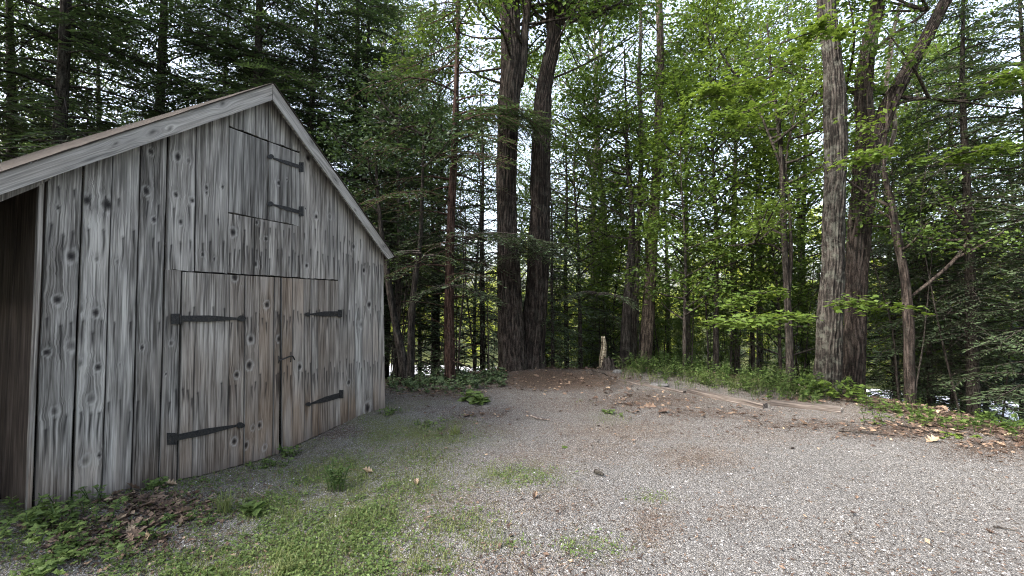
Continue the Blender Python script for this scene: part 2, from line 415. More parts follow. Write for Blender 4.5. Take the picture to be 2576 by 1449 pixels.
# painted cover: blobs given in picture coordinates (x, y, rx, ry, amount) and kept as places on the ground
GREEN = [(620, 1440, 360, 100, .62), (150, 1390, 220, 90, .45), (700, 1290, 170, 60, .7), (850, 1190, 160, 60, .8), (740, 1400, 160, 100, .7), (1080, 1090, 140, 36, .9),
         (960, 1090, 100, 45, .75), (1150, 1065, 60, 20, .9), (900, 1300, 150, 80, .75), (1000, 1220, 180, 60, .6), (1280, 1200, 130, 35, .6), (1040, 1150, 120, 40, .6), (930, 1380, 150, 70, .6),
         (1340, 1195, 70, 25, .5), (1150, 1320, 120, 50, .5), (1060, 1410, 130, 50, .55), (1240, 1370, 90, 35, .5), (1490, 1380, 100, 40, .35), (1640, 1250, 60, 15, .35),
         (60, 1330, 110, 60, .7), (1000, 990, 60, 15, .5), (1080, 1010, 90, 20, .45), (500, 1310, 130, 60, .45), (1540, 1040, 60, 25, .45), (1660, 985, 70, 10, .3), (1470, 1010, 50, 12, .4)]
LEAF = [(400, 1290, 150, 45, .8), (300, 1360, 180, 50, .6), (160, 1400, 90, 40, .6), (1400, 960, 220, 26, 1.0), (1100, 985, 160, 25, .7), (1200, 1040, 120, 22, .55), (1330, 1000, 80, 20, .3),
        (1640, 1010, 200, 30, .7), (1800, 1040, 220, 22, .6), (2050, 1070, 240, 18, .6), (2300, 1080, 220, 25, .85), (2500, 1130, 140, 30, .7),
        (2000, 1010, 200, 14, .6), (1500, 985, 120, 20, .5), (860, 1085, 60, 12, .6), (1150, 1075, 80, 25, .4), (480, 1380, 100, 40, .35)]
DIRT = [(1560, 1085, 220, 34, .75), (1750, 1150, 130, 38, .8), (1500, 1130, 170, 40, .6), (1640, 1320, 70, 60, .75), (1450, 1020, 260, 30, .6), (1340, 1150, 180, 50, .6), (1050, 1150, 200, 70, .5),
        (1100, 1280, 260, 90, .6), (1250, 1420, 400, 60, .45), (900, 1440, 300, 90, .6), (1380, 1260, 170, 60, .5), (1850, 1290, 90, 30, .45), (600, 1250, 140, 40, .5), (850, 1130, 90, 30, .45), (1900, 1100, 200, 22, .5), (1250, 1080, 120, 25, .6)]
def blobs(L, x, y, z):
    px, py = topix(np.stack([x, y, z], -1)); t = np.zeros(np.shape(x))
    vis = (y > .8)
    for bx, by, rx, ry, a in L:
        t = np.maximum(t, a * np.exp(-(((px - bx) / rx) ** 2 + ((py - by) / ry) ** 2) * .8))
    return np.where(vis, t, 0)
def cover(x, y):
    z = np.zeros(np.shape(x)); s = poly_sd(x, y, CLEAR)
    u = x * D[0] + y * D[1]; t = DW - (x * IN[0] + y * IN[1])
    g = blobs(GREEN, x, y, z); l = blobs(LEAF, x, y, z); d = blobs(DIRT, x, y, z)
    lf = x < 1.0
    strip = np.exp(-(t / .9) ** 2) * (u > -2) * (u < 7)
    d = np.maximum(d, .6 * strip); g = np.maximum(g, .35 * strip)
    l = np.maximum(l, sstep(-.8, .1, s) * .95); d = np.maximum(d, .55 * sstep(-2.6, -.6, s))
    g = np.maximum(g, .4 * ((x < -1.6) & (y < 2.2)))
    d = np.maximum(d, 1.1 * (fbm(x * .8, y * .8, 3, 77) - .42) * (1 - .8 * sstep(1.2, 2.6, x) * (1 - sstep(5.2, 6.5, y))) + .10)
    g = g * (1 - .9 * sstep(-.1, .5, s)) ; g = g * (1 - .6 * l)
    fr = sstep(22, 30, np.hypot(x, y)); g = np.maximum(g, fr); l = l * (1 - fr)  # distant ground tinted green for grass, with its sunlit glow painted in
    return np.clip(g, 0, 1), np.clip(l, 0, 1), np.clip(d, 0, 1)

def grid(xs, ys):
    X, Y = np.meshgrid(xs, ys, indexing='ij'); Z = gh(X, Y)
    V = np.stack([X, Y, Z], -1).reshape(-1, 3); nx, ny = len(xs), len(ys)
    i = np.arange(nx - 1)[:, None]; j = np.arange(ny - 1)[None, :]
    Q = np.stack([i * ny + j, (i + 1) * ny + j, (i + 1) * ny + j + 1, i * ny + j + 1], -1).reshape(-1, 4)
    return X, Y, V, Q
def axis(lo, hi, step, far, n):
    a = np.arange(lo, hi + 1e-6, step); g = np.geomspace(step * 2, far, n)
    return np.concatenate([(lo - g)[::-1], a, hi + g])
xs = axis(-7.5, 9.5, .055, 240, 42); ys = axis(.4, 12.5, .055, 240, 42)
X, Y, V, Q = grid(xs, ys)
g_, l_, d_ = cover(X, Y)
mb = MB(); mb.add(V, Q, V[:, :2], moss=g_.ravel(), leaf=l_.ravel(), dirt=d_.ravel())  # moss also carries the distant grass green with its painted sunlit glow
tag(mb.build('ground', M['ground'], smooth=True), kind='structure')

# pale road beyond and below the trees
rp = spline([(-34, 38), (-20, 34.5), (-4, 31), (6, 29), (14, 25.5), (22, 20.5), (30, 13), (36, 2)], 90)
tg = unit(np.gradient(rp, axis=0)); nr = np.stack([-tg[:, 1], tg[:, 0]], 1)
offs = np.linspace(-3.4, 3.4, 9); P2 = rp[:, None] + nr[:, None] * offs[None, :, None]
Z = gh(P2[..., 0], P2[..., 1]); Z = np.maximum(Z.max(1, keepdims=True), Z) + .03 - .05 * (np.abs(offs) / 3.4)[None] ** 2
V = np.concatenate([P2, Z[..., None]], -1).reshape(-1, 3)
i = np.arange(89)[:, None]; j = np.arange(8)[None, :]
mb = MB(); mb.add(V, np.stack([i * 9 + j, i * 9 + j + 1, (i + 1) * 9 + j + 1, (i + 1) * 9 + j], -1).reshape(-1, 4)[:, ::-1], V[:, :2])
tag(mb.build('road', M['road'], smooth=True), kind='structure')
ROADP = rp
def road_dist(x, y): return np.hypot(ROADP[:, 0] - x, ROADP[:, 1] - y).min()

# ------------------------------------------------------------------ the shed
SHO = W(3.5, 0.0) ; SHO[2] = 0.0
shed = empty('wooden_shed', SHO, 'weathered grey board shed with steep gable, double plank doors and black strap hinges', 'shed')
KN = [(379, 381, 9), (369, 480, 11), (387, 552, 9), (447, 394, 11), (475, 404, 7), (443, 490, 9), (484, 504, 9), (455, 558, 8), (146, 523, 8), (178, 644, 17), (219, 504, 17),
      (270, 515, 20), (242, 651, 8), (520, 472, 6), (586, 584, 11), (641, 664, 8), (775, 398, 10), (510, 640, 6), (539, 652, 5), (295, 658, 6), (668, 601, 6), (771, 668, 6), (590, 697, 10),
      (145, 755, 14), (181, 868, 15), (118, 886, 11), (138, 1035, 12), (201, 776, 14), (239, 786, 12), (201, 914, 13), (246, 924, 11), (231, 1002, 14), (216, 1158, 14), (358, 874, 7), (431, 863, 8),
      (630, 853, 10), (627, 918, 11), (595, 942, 9), (671, 766, 9), (701, 852, 8), (635, 1077, 6), (653, 1070, 8), (590, 1110, 9), (618, 1120, 9), (754, 922, 8), (929, 766, 8), (909, 816, 8),
      (924, 1027, 12), (877, 962, 6), (301, 916, 4), (666, 1125, 7), (249, 1145, 8), (520, 485, 5), (560, 470, 6), (700, 460, 6), (830, 545, 6), (795, 545, 7), (890, 620, 6), (915, 680, 6), (645, 560, 5)]
KNOTS = []
for x, y, r in KN:
    a = wuv(x, y); b_ = wuv(x + r, y); c_ = wuv(x, y - r)
    KNOTS.append((a[0], a[1], .5 * ((b_[0] - a[0]) + (c_[1] - a[1])), y))
# a few small knots nobody would miss, in the clear boards
for _ in range(6):
    KNOTS.append((rng.uniform(1.6, 5.4), rng.uniform(.1, 3.2), rng.uniform(.008, .016), 0))
ROWS = [(wuv(434, 600)[1], 3, .20), (wuv(484, 530)[1], 2, .15), (wuv(628, 793)[1], 3, .17), (wuv(628, 960)[1], 3, .20)]
HATCH = (wuv(575, 500)[0], wuv(753, 500)[0], wuv(575, 535)[1], wuv(575, 318)[1])
DOOR_T = wuv(455, 681)[1]
APEXU, APEXV = wuv(684, 252)
LFT = wuv(0, 490); RGT = wuv(977, 652)
def roofv(u):                         # lower edge of the rake boards, as height over the wall plane
    return np.where(u < APEXU, LFT[1] + (u - LFT[0]) * (APEXV - LFT[1]) / (APEXU - LFT[0]), APEXV + (u - APEXU) * (RGT[1] - APEXV) / (RGT[0] - APEXU))
STAINS = [(wuv(650, 430), .16, .34, .55), (wuv(700, 430), .12, .30, .45), (wuv(590, 420), .05, .35, .35), (wuv(640, 500), .05, .2, .4), (wuv(355, 400), .16, .14, .45), (wuv(450, 360), .2, .1, .4),
          (wuv(250, 420), .2, .12, .3), (wuv(860, 500), .05, .22, .5), (wuv(815, 450), .08, .2, .45), (wuv(900, 560), .04, .25, .45), (wuv(720, 380), .12, .10, .35), (wuv(235, 520), .16, .07, .6), (wuv(530, 340), .2, .08, .3)]
def paint(u, v, seed, low, warm0, streaks, bl, br):
    dark = np.zeros(u.shape); light = np.zeros(u.shape); du = np.zeros(u.shape)
    for ku, kv, kr, _ in KNOTS:
        if ku < bl.min() - .12 or ku > br.max() + .12: continue
        kr = kr * .62; a, b = (u - ku), (v - kv); q = (a * a + (b / 1.35) ** 2) / (kr * kr) * (1 + .8 * (vn(u * 38 + ku * 50, v * 38, 88) - .5))
        inside = 1 if (bl.min() < ku < br.max()) else .3
        if ku * 7919 % 1 > .35: dark = np.maximum(dark, inside * 1.0 * np.exp(-(q * 1.1) ** 2))
        else: dark = np.maximum(dark, inside * .65 * np.exp(-q * 1.3))
        light = np.maximum(light, inside * .55 * np.exp(-((np.sqrt(q) - 1.4) / .28) ** 2))
        dark = np.maximum(dark, inside * .28 * np.exp(-(a / (kr * 2.2)) ** 2 - ((b - kr * 1.5) / (kr * 3)) ** 2))
        du += -a * .6 * np.exp(-q / 7) * inside
    if streaks:
        for rv, n, ln in ROWS:
            for kk in range(n):
                fr = (kk + .5) / n + (rng.random() - .5) * .14
                if rng.random() < .14: continue
                L_ = ln * rng.uniform(.7, 2.1); wob = rng.uniform(-.014, .014); vv = rv + rng.normal(0, .045)
                cu = bl + (br - bl) * fr + wob * np.clip((vv - v) / L_, 0, 1) ** 1.5 + .003 * np.sin(v * 22 + seed)
                tt = (vv - v) / L_; sh = sstep(-.02, .02, tt) * (1 - sstep(.35, 1, tt))
                top = np.exp(-((v - vv + .012) / .014) ** 2)
                dark = np.maximum(dark, rng.uniform(.9, 1.0) * sh * np.exp(-((u - cu) / .0080) ** 2))
                dark = np.maximum(dark, .95 * top * np.exp(-((u - cu) / .011) ** 2))
    for (su, sv), ru, rv_, a in STAINS:
        n = fbm(u * 30 + seed, v * 3, 3, 31)
        dark = np.maximum(dark, a * np.clip(n * 1.9 - .35, 0, 1) * np.exp(-((u - su) / ru) ** 2 - ((v - sv) / rv_) ** 2))
    n1 = fbm(u * 2.2 + seed * .37, v * 1.0, 3, 41); n2 = fbm(u * 25 + seed, v * 1.6, 3, 42); n3 = fbm(u * 9, v * 1.3 + seed, 3, 43)
    edge = np.minimum(u - bl, br - u); dark = np.maximum(dark, .45 * np.exp(-(edge / .006) ** 2))
    dark = np.maximum(dark, np.clip((n2 - .60) * 3.2, 0, .5) * sstep(.3, .7, n3))
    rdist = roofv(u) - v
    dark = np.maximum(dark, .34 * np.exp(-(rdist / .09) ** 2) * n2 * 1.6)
    hb = v - low
    warm = warm0 + .19 + .85 * (1 - sstep(.0, .75, hb)) * (n1 + .25) + (n1 - .5) * 1.0 * (1 - sstep(1.0, 2.3, v)) + np.clip((n3 - .55) * 2, 0, .5) * (1 - sstep(.6, 2.2, v))
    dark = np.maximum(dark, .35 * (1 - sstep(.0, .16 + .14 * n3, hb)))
    light = light + np.clip((n3 - .52) * 2.2, 0, .5) * .6
    return np.clip(dark, 0, 1), np.clip(warm, 0, 1), np.clip(light, 0, 1), du
class Bd: seed = 0
def board(mb, pl, pr, botf, topf, w0=0.0, gap=.004, warm0=0.0, streaks=True, tone=None, th=.022, coarse=1, base_dark=0.):
    """plank between two slanted edge lines pl, pr: ((u,v),(u,v)) in the wall plane"""
    Bd.seed += 1; sd_ = Bd.seed
    (a0, a1), (b0, b1) = pl; (c0, c1), (d0, d1) = pr
    lu = lambda v: a0 + (v - a1) * (b0 - a0) / (b1 - a1); ru = lambda v: c0 + (v - c1) * (d0 - c0) / (d1 - c1)
    um = .5 * (a0 + c0); wid = abs(c0 - a0); v0, v1 = float(botf(um)), float(topf(um))
    nc = max(6, int(wid / (.0075 * coarse))); nr_ = max(8, int((v1 - v0) / (.017 * coarse)))
    g1, g2 = gap * rng.uniform(.5, 1.4), gap * rng.uniform(.5, 1.4)
    s = np.linspace(0, 1, nr_ + 1)[:, None]; t = np.linspace(0, 1, nc + 1)[None, :]
    va = v0 + (v1 - v0) * s
    wobL = (fbm(va * 3 + sd_ * 9, va * 0, 3, 51) - .5) * .010; wobR = (fbm(va * 3 + sd_ * 9 + 77, va * 0, 3, 52) - .5) * .010
    L = lu(va) + g1 + wobL; Rr = ru(va) - g2 + wobR
    u = L + (Rr - L) * t
    bot = botf(u) + (fbm(u * 14, u * 0 + sd_, 2, 53) - .5) * .02; top = topf(u)
    v = bot + (top - bot) * s
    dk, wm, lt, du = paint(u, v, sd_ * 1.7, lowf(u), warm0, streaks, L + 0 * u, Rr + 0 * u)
    cup = ((t - .5) ** 2 * 4) * rng.uniform(-.004, .006)
    off = rng.uniform(-.003, .004)
    w = w0 + off + cup + (fbm(v * 1.2 + sd_, u * 2, 2, 54) - .5) * .008 + (fbm(u * 45, v * 2 + sd_, 3, 55) - .5) * .0022
    P = W(u, v, w)
    tn = rng.uniform(.25, .8) if tone is None else tone
    uv = np.stack([u + du + sd_ * 3.3, v + sd_ * 1.9], -1).reshape(-1, 2)
    nC = nc + 1; i = np.arange(nr_)[:, None]; j = np.arange(nc)[None, :]
    Qd = np.stack([i * nC + j, i * nC + j + 1, (i + 1) * nC + j + 1, (i + 1) * nC + j], -1).reshape(-1, 4)
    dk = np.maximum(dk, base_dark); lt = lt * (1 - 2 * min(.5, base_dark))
    mb.add(P.reshape(-1, 3), Qd, uv, dark=dk.ravel(), warm=wm.ravel(), light=lt.ravel(), tone=tn)
    # edges and back
    ring = np.concatenate([P[0, :], P[1:, -1], P[-1, -2::-1], P[-2:0:-1, 0]]); m = len(ring)
    back = ring + IN * th; rv = np.concatenate([v[0, :], v[1:, -1], v[-1, -2::-1], v[-2:0:-1, 0]])
    k = np.arange(m); kn = (k + 1) % m
    uv2 = np.concatenate([np.stack([rv * 0 + sd_, rv], -1), np.stack([rv * 0 + sd_ + .02, rv], -1)])
    mb.add(np.concatenate([ring, back]), np.stack([k, k + m, kn + m, kn], 1), uv2, dark=.35, warm=0, light=0, tone=tn)
    c4 = np.array([W(lu(v0) + g1, v0, w0 - th), W(ru(v0) - g2, v0, w0 - th), W(ru(float(topf(c0 - .001))) - g2, float(topf(c0 - .001)), w0 - th), W(lu(float(topf(a0 + .001))) + g1, float(topf(a0 + .001)), w0 - th)])
    mb.add(c4, [(3, 2, 1, 0)], c4[:, :2], dark=.4, warm=.4, light=0, tone=.5)
def pline(a, b): return (wuv(*a), wuv(*b))
lowf = lambda u: np.interp(u, WBu, WBv) - .015
topw = lambda u: roofv(np.asarray(u, float)) + .07
cst = lambda c: (lambda u: np.asarray(u, float) * 0 + c)
E = [pline((116, 458), (84, 1262)), pline((211, 425), (181, 1268)), pline((283, 398), (255, 1248)), pline((355, 373), (331, 1225)), pline((424, 345), (401, 1213)),
     pline((493, 320), (482, 1205)), pline((576, 293), (570, 1180)), pline((614, 281), (608, 656)), pline((644, 269), (639, 656)), pline((676, 254), (673, 656)),
     pline((704, 300), (703, 656)), pline((734, 340), (733, 656)), pline((754, 359), (753, 690)), pline((805, 410), (807, 1000)), pline((848, 480), (853, 1060)), pline((874, 520), (876, 1055)),
     pline((889, 531), (895, 1045)), pline((914, 560), (911, 1040)), pline((935, 588), (938, 1035)), pline((950, 610), (954, 1030)), pline((963, 625), (969, 1024))]
DL, DC, DR = pline((458, 681), (448, 1208)), pline((707, 700), (707, 1138)), pline((851, 704), (856, 1070))
mb = MB()
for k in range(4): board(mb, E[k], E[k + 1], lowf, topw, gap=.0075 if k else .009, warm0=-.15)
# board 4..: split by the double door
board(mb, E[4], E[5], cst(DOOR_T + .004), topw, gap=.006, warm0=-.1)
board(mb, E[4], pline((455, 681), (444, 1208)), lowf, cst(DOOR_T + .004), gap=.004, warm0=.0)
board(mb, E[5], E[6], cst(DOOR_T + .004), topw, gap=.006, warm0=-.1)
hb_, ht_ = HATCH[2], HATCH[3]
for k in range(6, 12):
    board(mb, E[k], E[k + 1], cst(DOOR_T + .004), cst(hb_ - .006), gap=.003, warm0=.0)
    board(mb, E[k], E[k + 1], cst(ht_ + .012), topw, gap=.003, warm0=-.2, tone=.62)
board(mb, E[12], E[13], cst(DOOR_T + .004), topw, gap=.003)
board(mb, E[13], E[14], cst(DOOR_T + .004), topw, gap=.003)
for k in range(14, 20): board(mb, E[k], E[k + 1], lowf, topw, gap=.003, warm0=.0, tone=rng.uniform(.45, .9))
wallf = mb.build('wall', M['wood'], shed, SHO, smooth=False)
tag(wallf, 'front gable wall of wide grey vertical planks')
# dark-edged corner board at the open side
mb = MB(); board(mb, (wuv(96, 470), wuv(66, 1262)), (wuv(112, 462), wuv(80, 1262)), lowf, topw, w0=.004, gap=.002, streaks=False, warm0=.1, th=.03)
mb.build('corner_board', M['wood'], shed, SHO)
# hatch
mb = MB()
for k in range(6, 12): board(mb, E[k], E[k + 1], cst(hb_ + .004), cst(ht_ - .010), w0=.002, gap=.0022, streaks=False, warm0=-.2, tone=rng.uniform(.2, .6))
hatch = mb.build('loft_door', M['wood'], shed, SHO)
# double doors
dtop = cst(DOOR_T - .011); dlow = lambda u: np.interp(u, WBu, WBv) + .012
def eline(x0, x1): return pline((x0, 690), (x1, 1140))
mb = MB()
LD = [DL, eline(493, 484), eline(578, 572), eline(617, 613), eline(653, 648), eline(690, 686), pline((704, 700), (701, 1138))]
for k in range(6): board(mb, LD[k], LD[k + 1], dlow, dtop, w0=.001, gap=.0035, warm0=[.05, .1, .25, .35, .45, .4][k])
door_l = mb.build('door', M['wood'], shed, SHO); tag(door_l, 'wider plank door leaf with long strap hinges')
mb = MB()
RD = [pline((708, 700), (709, 1138)), eline(735, 736), eline(764, 766), eline(782, 784), eline(798, 800), eline(826, 829), DR]
for k in range(6): board(mb, RD[k], RD[k + 1], dlow, dtop, w0=.001, gap=.0022, warm0=[.65, .55, .35, .3, .3, .25][k], tone=[.75, .85, .5, .5, .45, .5][k])
door_r = mb.build('door', M['wood'], shed, SHO); tag(door_r, 'brownish plank door leaf with short strap hinges')
# hinges
def strap(parent, plate, s0, s1, tip, tr, label=None):
    """plate (x0,y0,x1,y1); strap from s0=(x,ytop,ybot) to s1; leaf tip at tip"""
    mb = MB(); w0 = .012; th = IN * .008
    def pr(pts, w=w0, t=th): prism(mb, np.array([W(*wuv(x, y, w), w) for x, y in pts]), t)
    x0, y0, x1, y1 = plate; sl = .0
    pr([(x0, y0), (x1, y0), (x1, y1), (x0, y1)], w0 + .002)
    xm = (s0[0] + s1[0]) / 2
    f_ = .5; mx = s0[0] * (1 - f_) + s1[0] * f_; c0_ = .5 * (s0[1] + s0[2]); c1_ = .5 * (s1[1] + s1[2]); cm = c0_ * (1 - f_) + c1_ * f_; hw = .5 * (s0[2] - s0[1]) * 1.08
    pr([(s0[0], s0[1]), (mx, cm - hw), (s1[0], s1[1]), (s1[0], s1[2]), (mx, cm + hw), (s0[0], s0[2])], w0 + .004)
    dx = 1 if s1[0] > s0[0] else -1
    a = np.linspace(0, 2 * math.pi, 15)[:-1]
    pr([(tip[0] + tr * 1.15 * math.cos(q) * (1.25 if math.cos(q) * dx > .9 else 1), tip[1] + tr * math.sin(q) * abs(math.sin(q)) ** .3) for q in a], w0 + .003)
    # knuckle and studs
    kx = (x1 if dx > 0 else x0); A_ = W(*wuv(kx, y0 + 1, w0), w0 + .006); B_ = W(*wuv(kx, y1 - 1, w0), w0 + .006)
    tube(mb, [A_, .5 * (A_ + B_), B_], .008, 8)
    for q in (.08, .3, .6, .95):
        x = s0[0] + (s1[0] - s0[0]) * q; y = .5 * ((s0[1] + s0[2]) * (1 - q) + (s1[1] + s1[2]) * q)
        u_, v_ = wuv(x, y, w0); tube(mb, [W(u_, v_, w0), W(u_, v_, w0 + .009)], [.006, .003], 7)
    for yy in (y0 + (y1 - y0) * .25, y0 + (y1 - y0) * .78):
        u_, v_ = wuv((x0 + x1) / 2, yy, w0); tube(mb, [W(u_, v_, w0), W(u_, v_, w0 + .008)], [.006, .003], 7)
    return mb.build('hinge', M['iron'], parent, SHO)
strap(door_l, (431, 789, 453, 816), (453, 794, 809), (600, 799, 804), (608, 801), 8)
strap(door_l, (421, 1089, 442, 1119), (442, 1094, 1109), (597, 1068, 1073), (605, 1070), 8)
strap(door_r, (851, 779, 861, 798), (852, 783, 795), (781, 789, 792), (775, 791), 5.5)
strap(door_r, (854, 981, 864, 1002), (855, 988, 1001), (784, 1013, 1017), (777, 1017), 5.5)
strap(hatch, (753, 408, 764, 433), (754, 415, 424), (688, 396, 400), (682, 394), 6.5)
strap(hatch, (753, 519, 764, 544), (754, 529, 538), (688, 513, 517), (681, 513), 6.5)
mb = MB()
hk = [W(*wuv(x, y, w_), w_) for x, y, w_ in [(703, 907, .03), (716, 902, .045), (731, 896, .05), (737, 897, .045), (741, 905, .035)]]
tube(mb, spline(hk, 14), .008, 7)
for p in ([(732, 885, .02), (732, 900, .03), (731, 911, .02)], [(701, 895, .015), (702, 906, .028), (700, 914, .015)]):
    tube(mb, spline([W(*wuv(x, y, w_), w_) for x, y, w_ in p], 7), .006, 7)
mb.build('latch_hook', M['iron'], door_r, SHO)
# rake boards
WF = .13
def rake(name, px, extend=None):
    P = [np.array(wuv(x, y, WF)) for x, y in px]
    if extend is not None:      # carry the board on beyond the frame along its own slope
        (i0, i1), (j0, j1), L_ = extend
        d1 = unit(P[i1] - P[i0]); d2 = unit(P[j1] - P[j0]); P[i1] = P[i1] + d1 * L_; P[j1] = P[j1] + d2 * L_
    return P
def rake_mesh(P, seed):
    """P: upper-inner, upper-outer, lower-outer, lower-inner in (u,v)"""
    a, b, c, d = P; nL = int(np.linalg.norm(b - a) / .014); nW = 22
    s = np.linspace(0, 1, nL + 1)[:, None, None]; t = np.linspace(0, 1, nW + 1)[None, :, None]
    q = (a * (1 - s) + b * s) * (1 - t) + (d * (1 - s) + c * s) * t
    along = s[..., 0] * np.linalg.norm(b - a) + 0 * q[..., 0]; acr = t[..., 0] * np.linalg.norm(a - d) + 0 * along
    wob = (fbm(along * 2.5, acr * 0 + seed, 3, 61) - .5) * .012
    q[..., 1] += wob * (t[..., 0] - .5) * 2
    dark = np.zeros(along.shape); light = .35 + .5 * (fbm(along * 1.5, acr * 9 + seed, 3, 62) - .5); duv = np.zeros(along.shape)
    for k in range(5):
        ka = rng.uniform(.1, .95) * along.max(); kb = rng.uniform(.15, .85) * acr.max(); kr = rng.uniform(.012, .026)
        e = ((along - ka) / 1.5) ** 2 + (acr - kb) ** 2
        dark = np.maximum(dark, .75 * np.exp(-e / kr ** 2)); duv += -(acr - kb) * 1.5 * np.exp(-e / (kr * 3) ** 2)
    n = fbm(along * 3, acr * 40 + seed, 3, 63); dark = np.maximum(dark, np.clip((n - .6) * 2.5, 0, .6))
    dark = np.maximum(dark, .45 * np.exp(-(acr / .012) ** 2)); 
    mb = MB(); Pw = W(q[..., 0], q[..., 1], WF + (fbm(along * 2, acr * 8, 2, 64) - .5) * .005)
    nC = nW + 1; i = np.arange(nL)[:, None]; j = np.arange(nW)[None, :]
    flip = (b[0] - a[0]) < 0
    Qd = np.stack([i * nC + j, (i + 1) * nC + j, (i + 1) * nC + j + 1, i * nC + j + 1], -1).reshape(-1, 4)
    mb.add(Pw.reshape(-1, 3), Qd if flip else Qd[:, ::-1], np.stack([acr + duv + seed, along + seed], -1).reshape(-1, 2), dark=dark.ravel(), warm=(.12 + .4 * (fbm(along * 2, acr * 3, 2, 65) - .3)).clip(0, 1).ravel(), light=light.clip(0, 1).ravel(), tone=.6)
    ring = np.concatenate([Pw[0, :], Pw[1:, -1], Pw[-1, -2::-1], Pw[-2:0:-1, 0]]); m = len(ring); k = np.arange(m); kn = (k + 1) % m
    mb.add(np.concatenate([ring, ring + IN * .03]), np.stack([k, k + m, kn + m, kn], 1), np.concatenate([ring[:, :2], ring[:, :2]]), dark=.2, warm=.1, light=0, tone=.5)
    c4 = np.array([W(p[0], p[1], WF - .03) for p in (a, b, c, d)]); mb.add(c4, [(0, 1, 2, 3)], c4[:, :2], dark=.4, warm=.3, light=0, tone=.5)
    return mb
PL = rake('l', [(686, 211), (0, 436), (0, 490), (685, 252)], ((0, 1), (3, 2), 1.3))
PR = rake('r', [(687.5, 211), (992, 646), (977, 652), (686.5, 252)])
rake_mesh(PL, 3.1).build('rake_board', M['wood'], shed, SHO)
rake_mesh(PR, 8.7).build('rake_board', M['wood'], shed, SHO)
# second, lower board behind the left rake
P = [np.array(wuv(x, y, .05)) for x, y in [(0, 480), (135, 444), (99, 468), (0, 508)]]
d1 = unit(P[0] - P[1]) * 1.3; d2 = unit(P[3] - P[2]) * 1.3; P[0] = P[0] + d1; P[3] = P[3] + d2
mb = MB(); prism(mb, np.array([W(p[0], p[1], .05) for p in P]), IN * .04, dark=.25, warm=.2, light=.1, tone=.5); mb.build('rafter', M['wood'], shed, SHO)
# roof: two slabs, edge just over the rake boards
mb = MB(); DEPTH = 5.2
for (a, b), sgn in (((PL[0], PL[1]), -1), ((PR[0], PR[1]), 1)):
    n_ = np.array([-(b - a)[1], (b - a)[0]]); n_ = unit(n_); n_ = n_ if n_[1] > 0 else -n_
    e = unit(b - a); b2 = b + e * .04; a2 = a + n_ * .002; b2 = b2 + n_ * .002
    # wavy thin front edge of shingles
    N_ = 60; ss = np.linspace(0, 1, N_)
    lo = a2 + (b2 - a2) * ss[:, None]; hi = lo + n_ * (.006 + .006 * (vn(ss * 40, ss * 0, 5)))[:, None]
    fr = WF + .009 + .007 * vn(ss * 55, ss * 0, 6)
    Vv = np.concatenate([W(lo[:, 0], lo[:, 1], fr), W(hi[:, 0], hi[:, 1], fr), W(lo[:, 0], lo[:, 1], fr * 0 - DEPTH), W(hi[:, 0], hi[:, 1], fr * 0 - DEPTH)])
    k = np.arange(N_ - 1)
    Qd = np.concatenate([np.stack([k, k + 1, k + 1 + N_, k + N_], 1), np.stack([k + N_, k + 1 + N_, k + 1 + 3 * N_, k + 3 * N_], 1), np.stack([k + 2 * N_, k + 3 * N_, k + 1 + 3 * N_, k + 1 + 2 * N_], 1), np.stack([k, k + 2 * N_, k + 1 + 2 * N_, k + 1], 1),
                         [[N_ - 1, 2 * N_ - 1 + 2 * N_, 3 * N_ - 1, 3 * N_ - 1]] if 0 else np.array([[N_ - 1, 3 * N_ - 1, 4 * N_ - 1, 2 * N_ - 1]])])
    mb.add(Vv, Qd, np.stack([np.tile(ss, 4) * 3, np.repeat([0, .1, 3, 3.1], N_)], 1))
mb.build('roof', M['shingle'], shed, SHO)
# remaining walls: sides, back, outer wall added for shade
uL0, uR0 = E[0][1][0], E[20][1][0]
def solid(mb, quad, thick): prism(mb, np.array(quad), thick, dark=.1, warm=.5, light=0, tone=.4)
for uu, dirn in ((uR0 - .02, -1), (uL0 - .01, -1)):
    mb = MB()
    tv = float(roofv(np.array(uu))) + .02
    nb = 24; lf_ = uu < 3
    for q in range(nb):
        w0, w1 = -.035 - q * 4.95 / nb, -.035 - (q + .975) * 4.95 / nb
        prism(mb, np.array([W(uu, -.4, w0), W(uu, -.4, w1), W(uu + (.04 if lf_ else 0), tv, w1), W(uu + (.04 if lf_ else 0), tv, w0)]), -D * rng.uniform(.02, .026), dark=.58 + .14 * rng.random() if lf_ else .1, warm=.8 if lf_ else .2, light=.0, tone=rng.uniform(.3, .7))  # left boards: unbleached brown, darkened further for the shade under the roof
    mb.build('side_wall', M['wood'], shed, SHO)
mb = MB(); pts = [(LFT[0] - .95, -.3), (uR0 - .05, -.9), (uR0 - .05, float(roofv(np.array(uR0 - .05)))), (APEXU, APEXV - .02), (LFT[0] - .95, float(roofv(np.array(LFT[0] - .95))) - .02)]
prism(mb, np.array([W(u, v, -4.96) for u, v in pts]), IN * .03, dark=.1, warm=.3, light=0, tone=.5); mb.build('back_wall', M['wood'], shed, SHO)
# unseen outer wall added to keep light off the left side wall
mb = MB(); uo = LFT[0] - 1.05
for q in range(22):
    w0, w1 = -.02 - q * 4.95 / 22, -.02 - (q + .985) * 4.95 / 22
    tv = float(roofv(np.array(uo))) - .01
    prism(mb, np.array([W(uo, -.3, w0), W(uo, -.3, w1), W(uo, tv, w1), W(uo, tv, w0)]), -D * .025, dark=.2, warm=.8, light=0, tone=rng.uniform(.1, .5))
mb.build('added_shade_wall', M['wood'], shed, SHO)
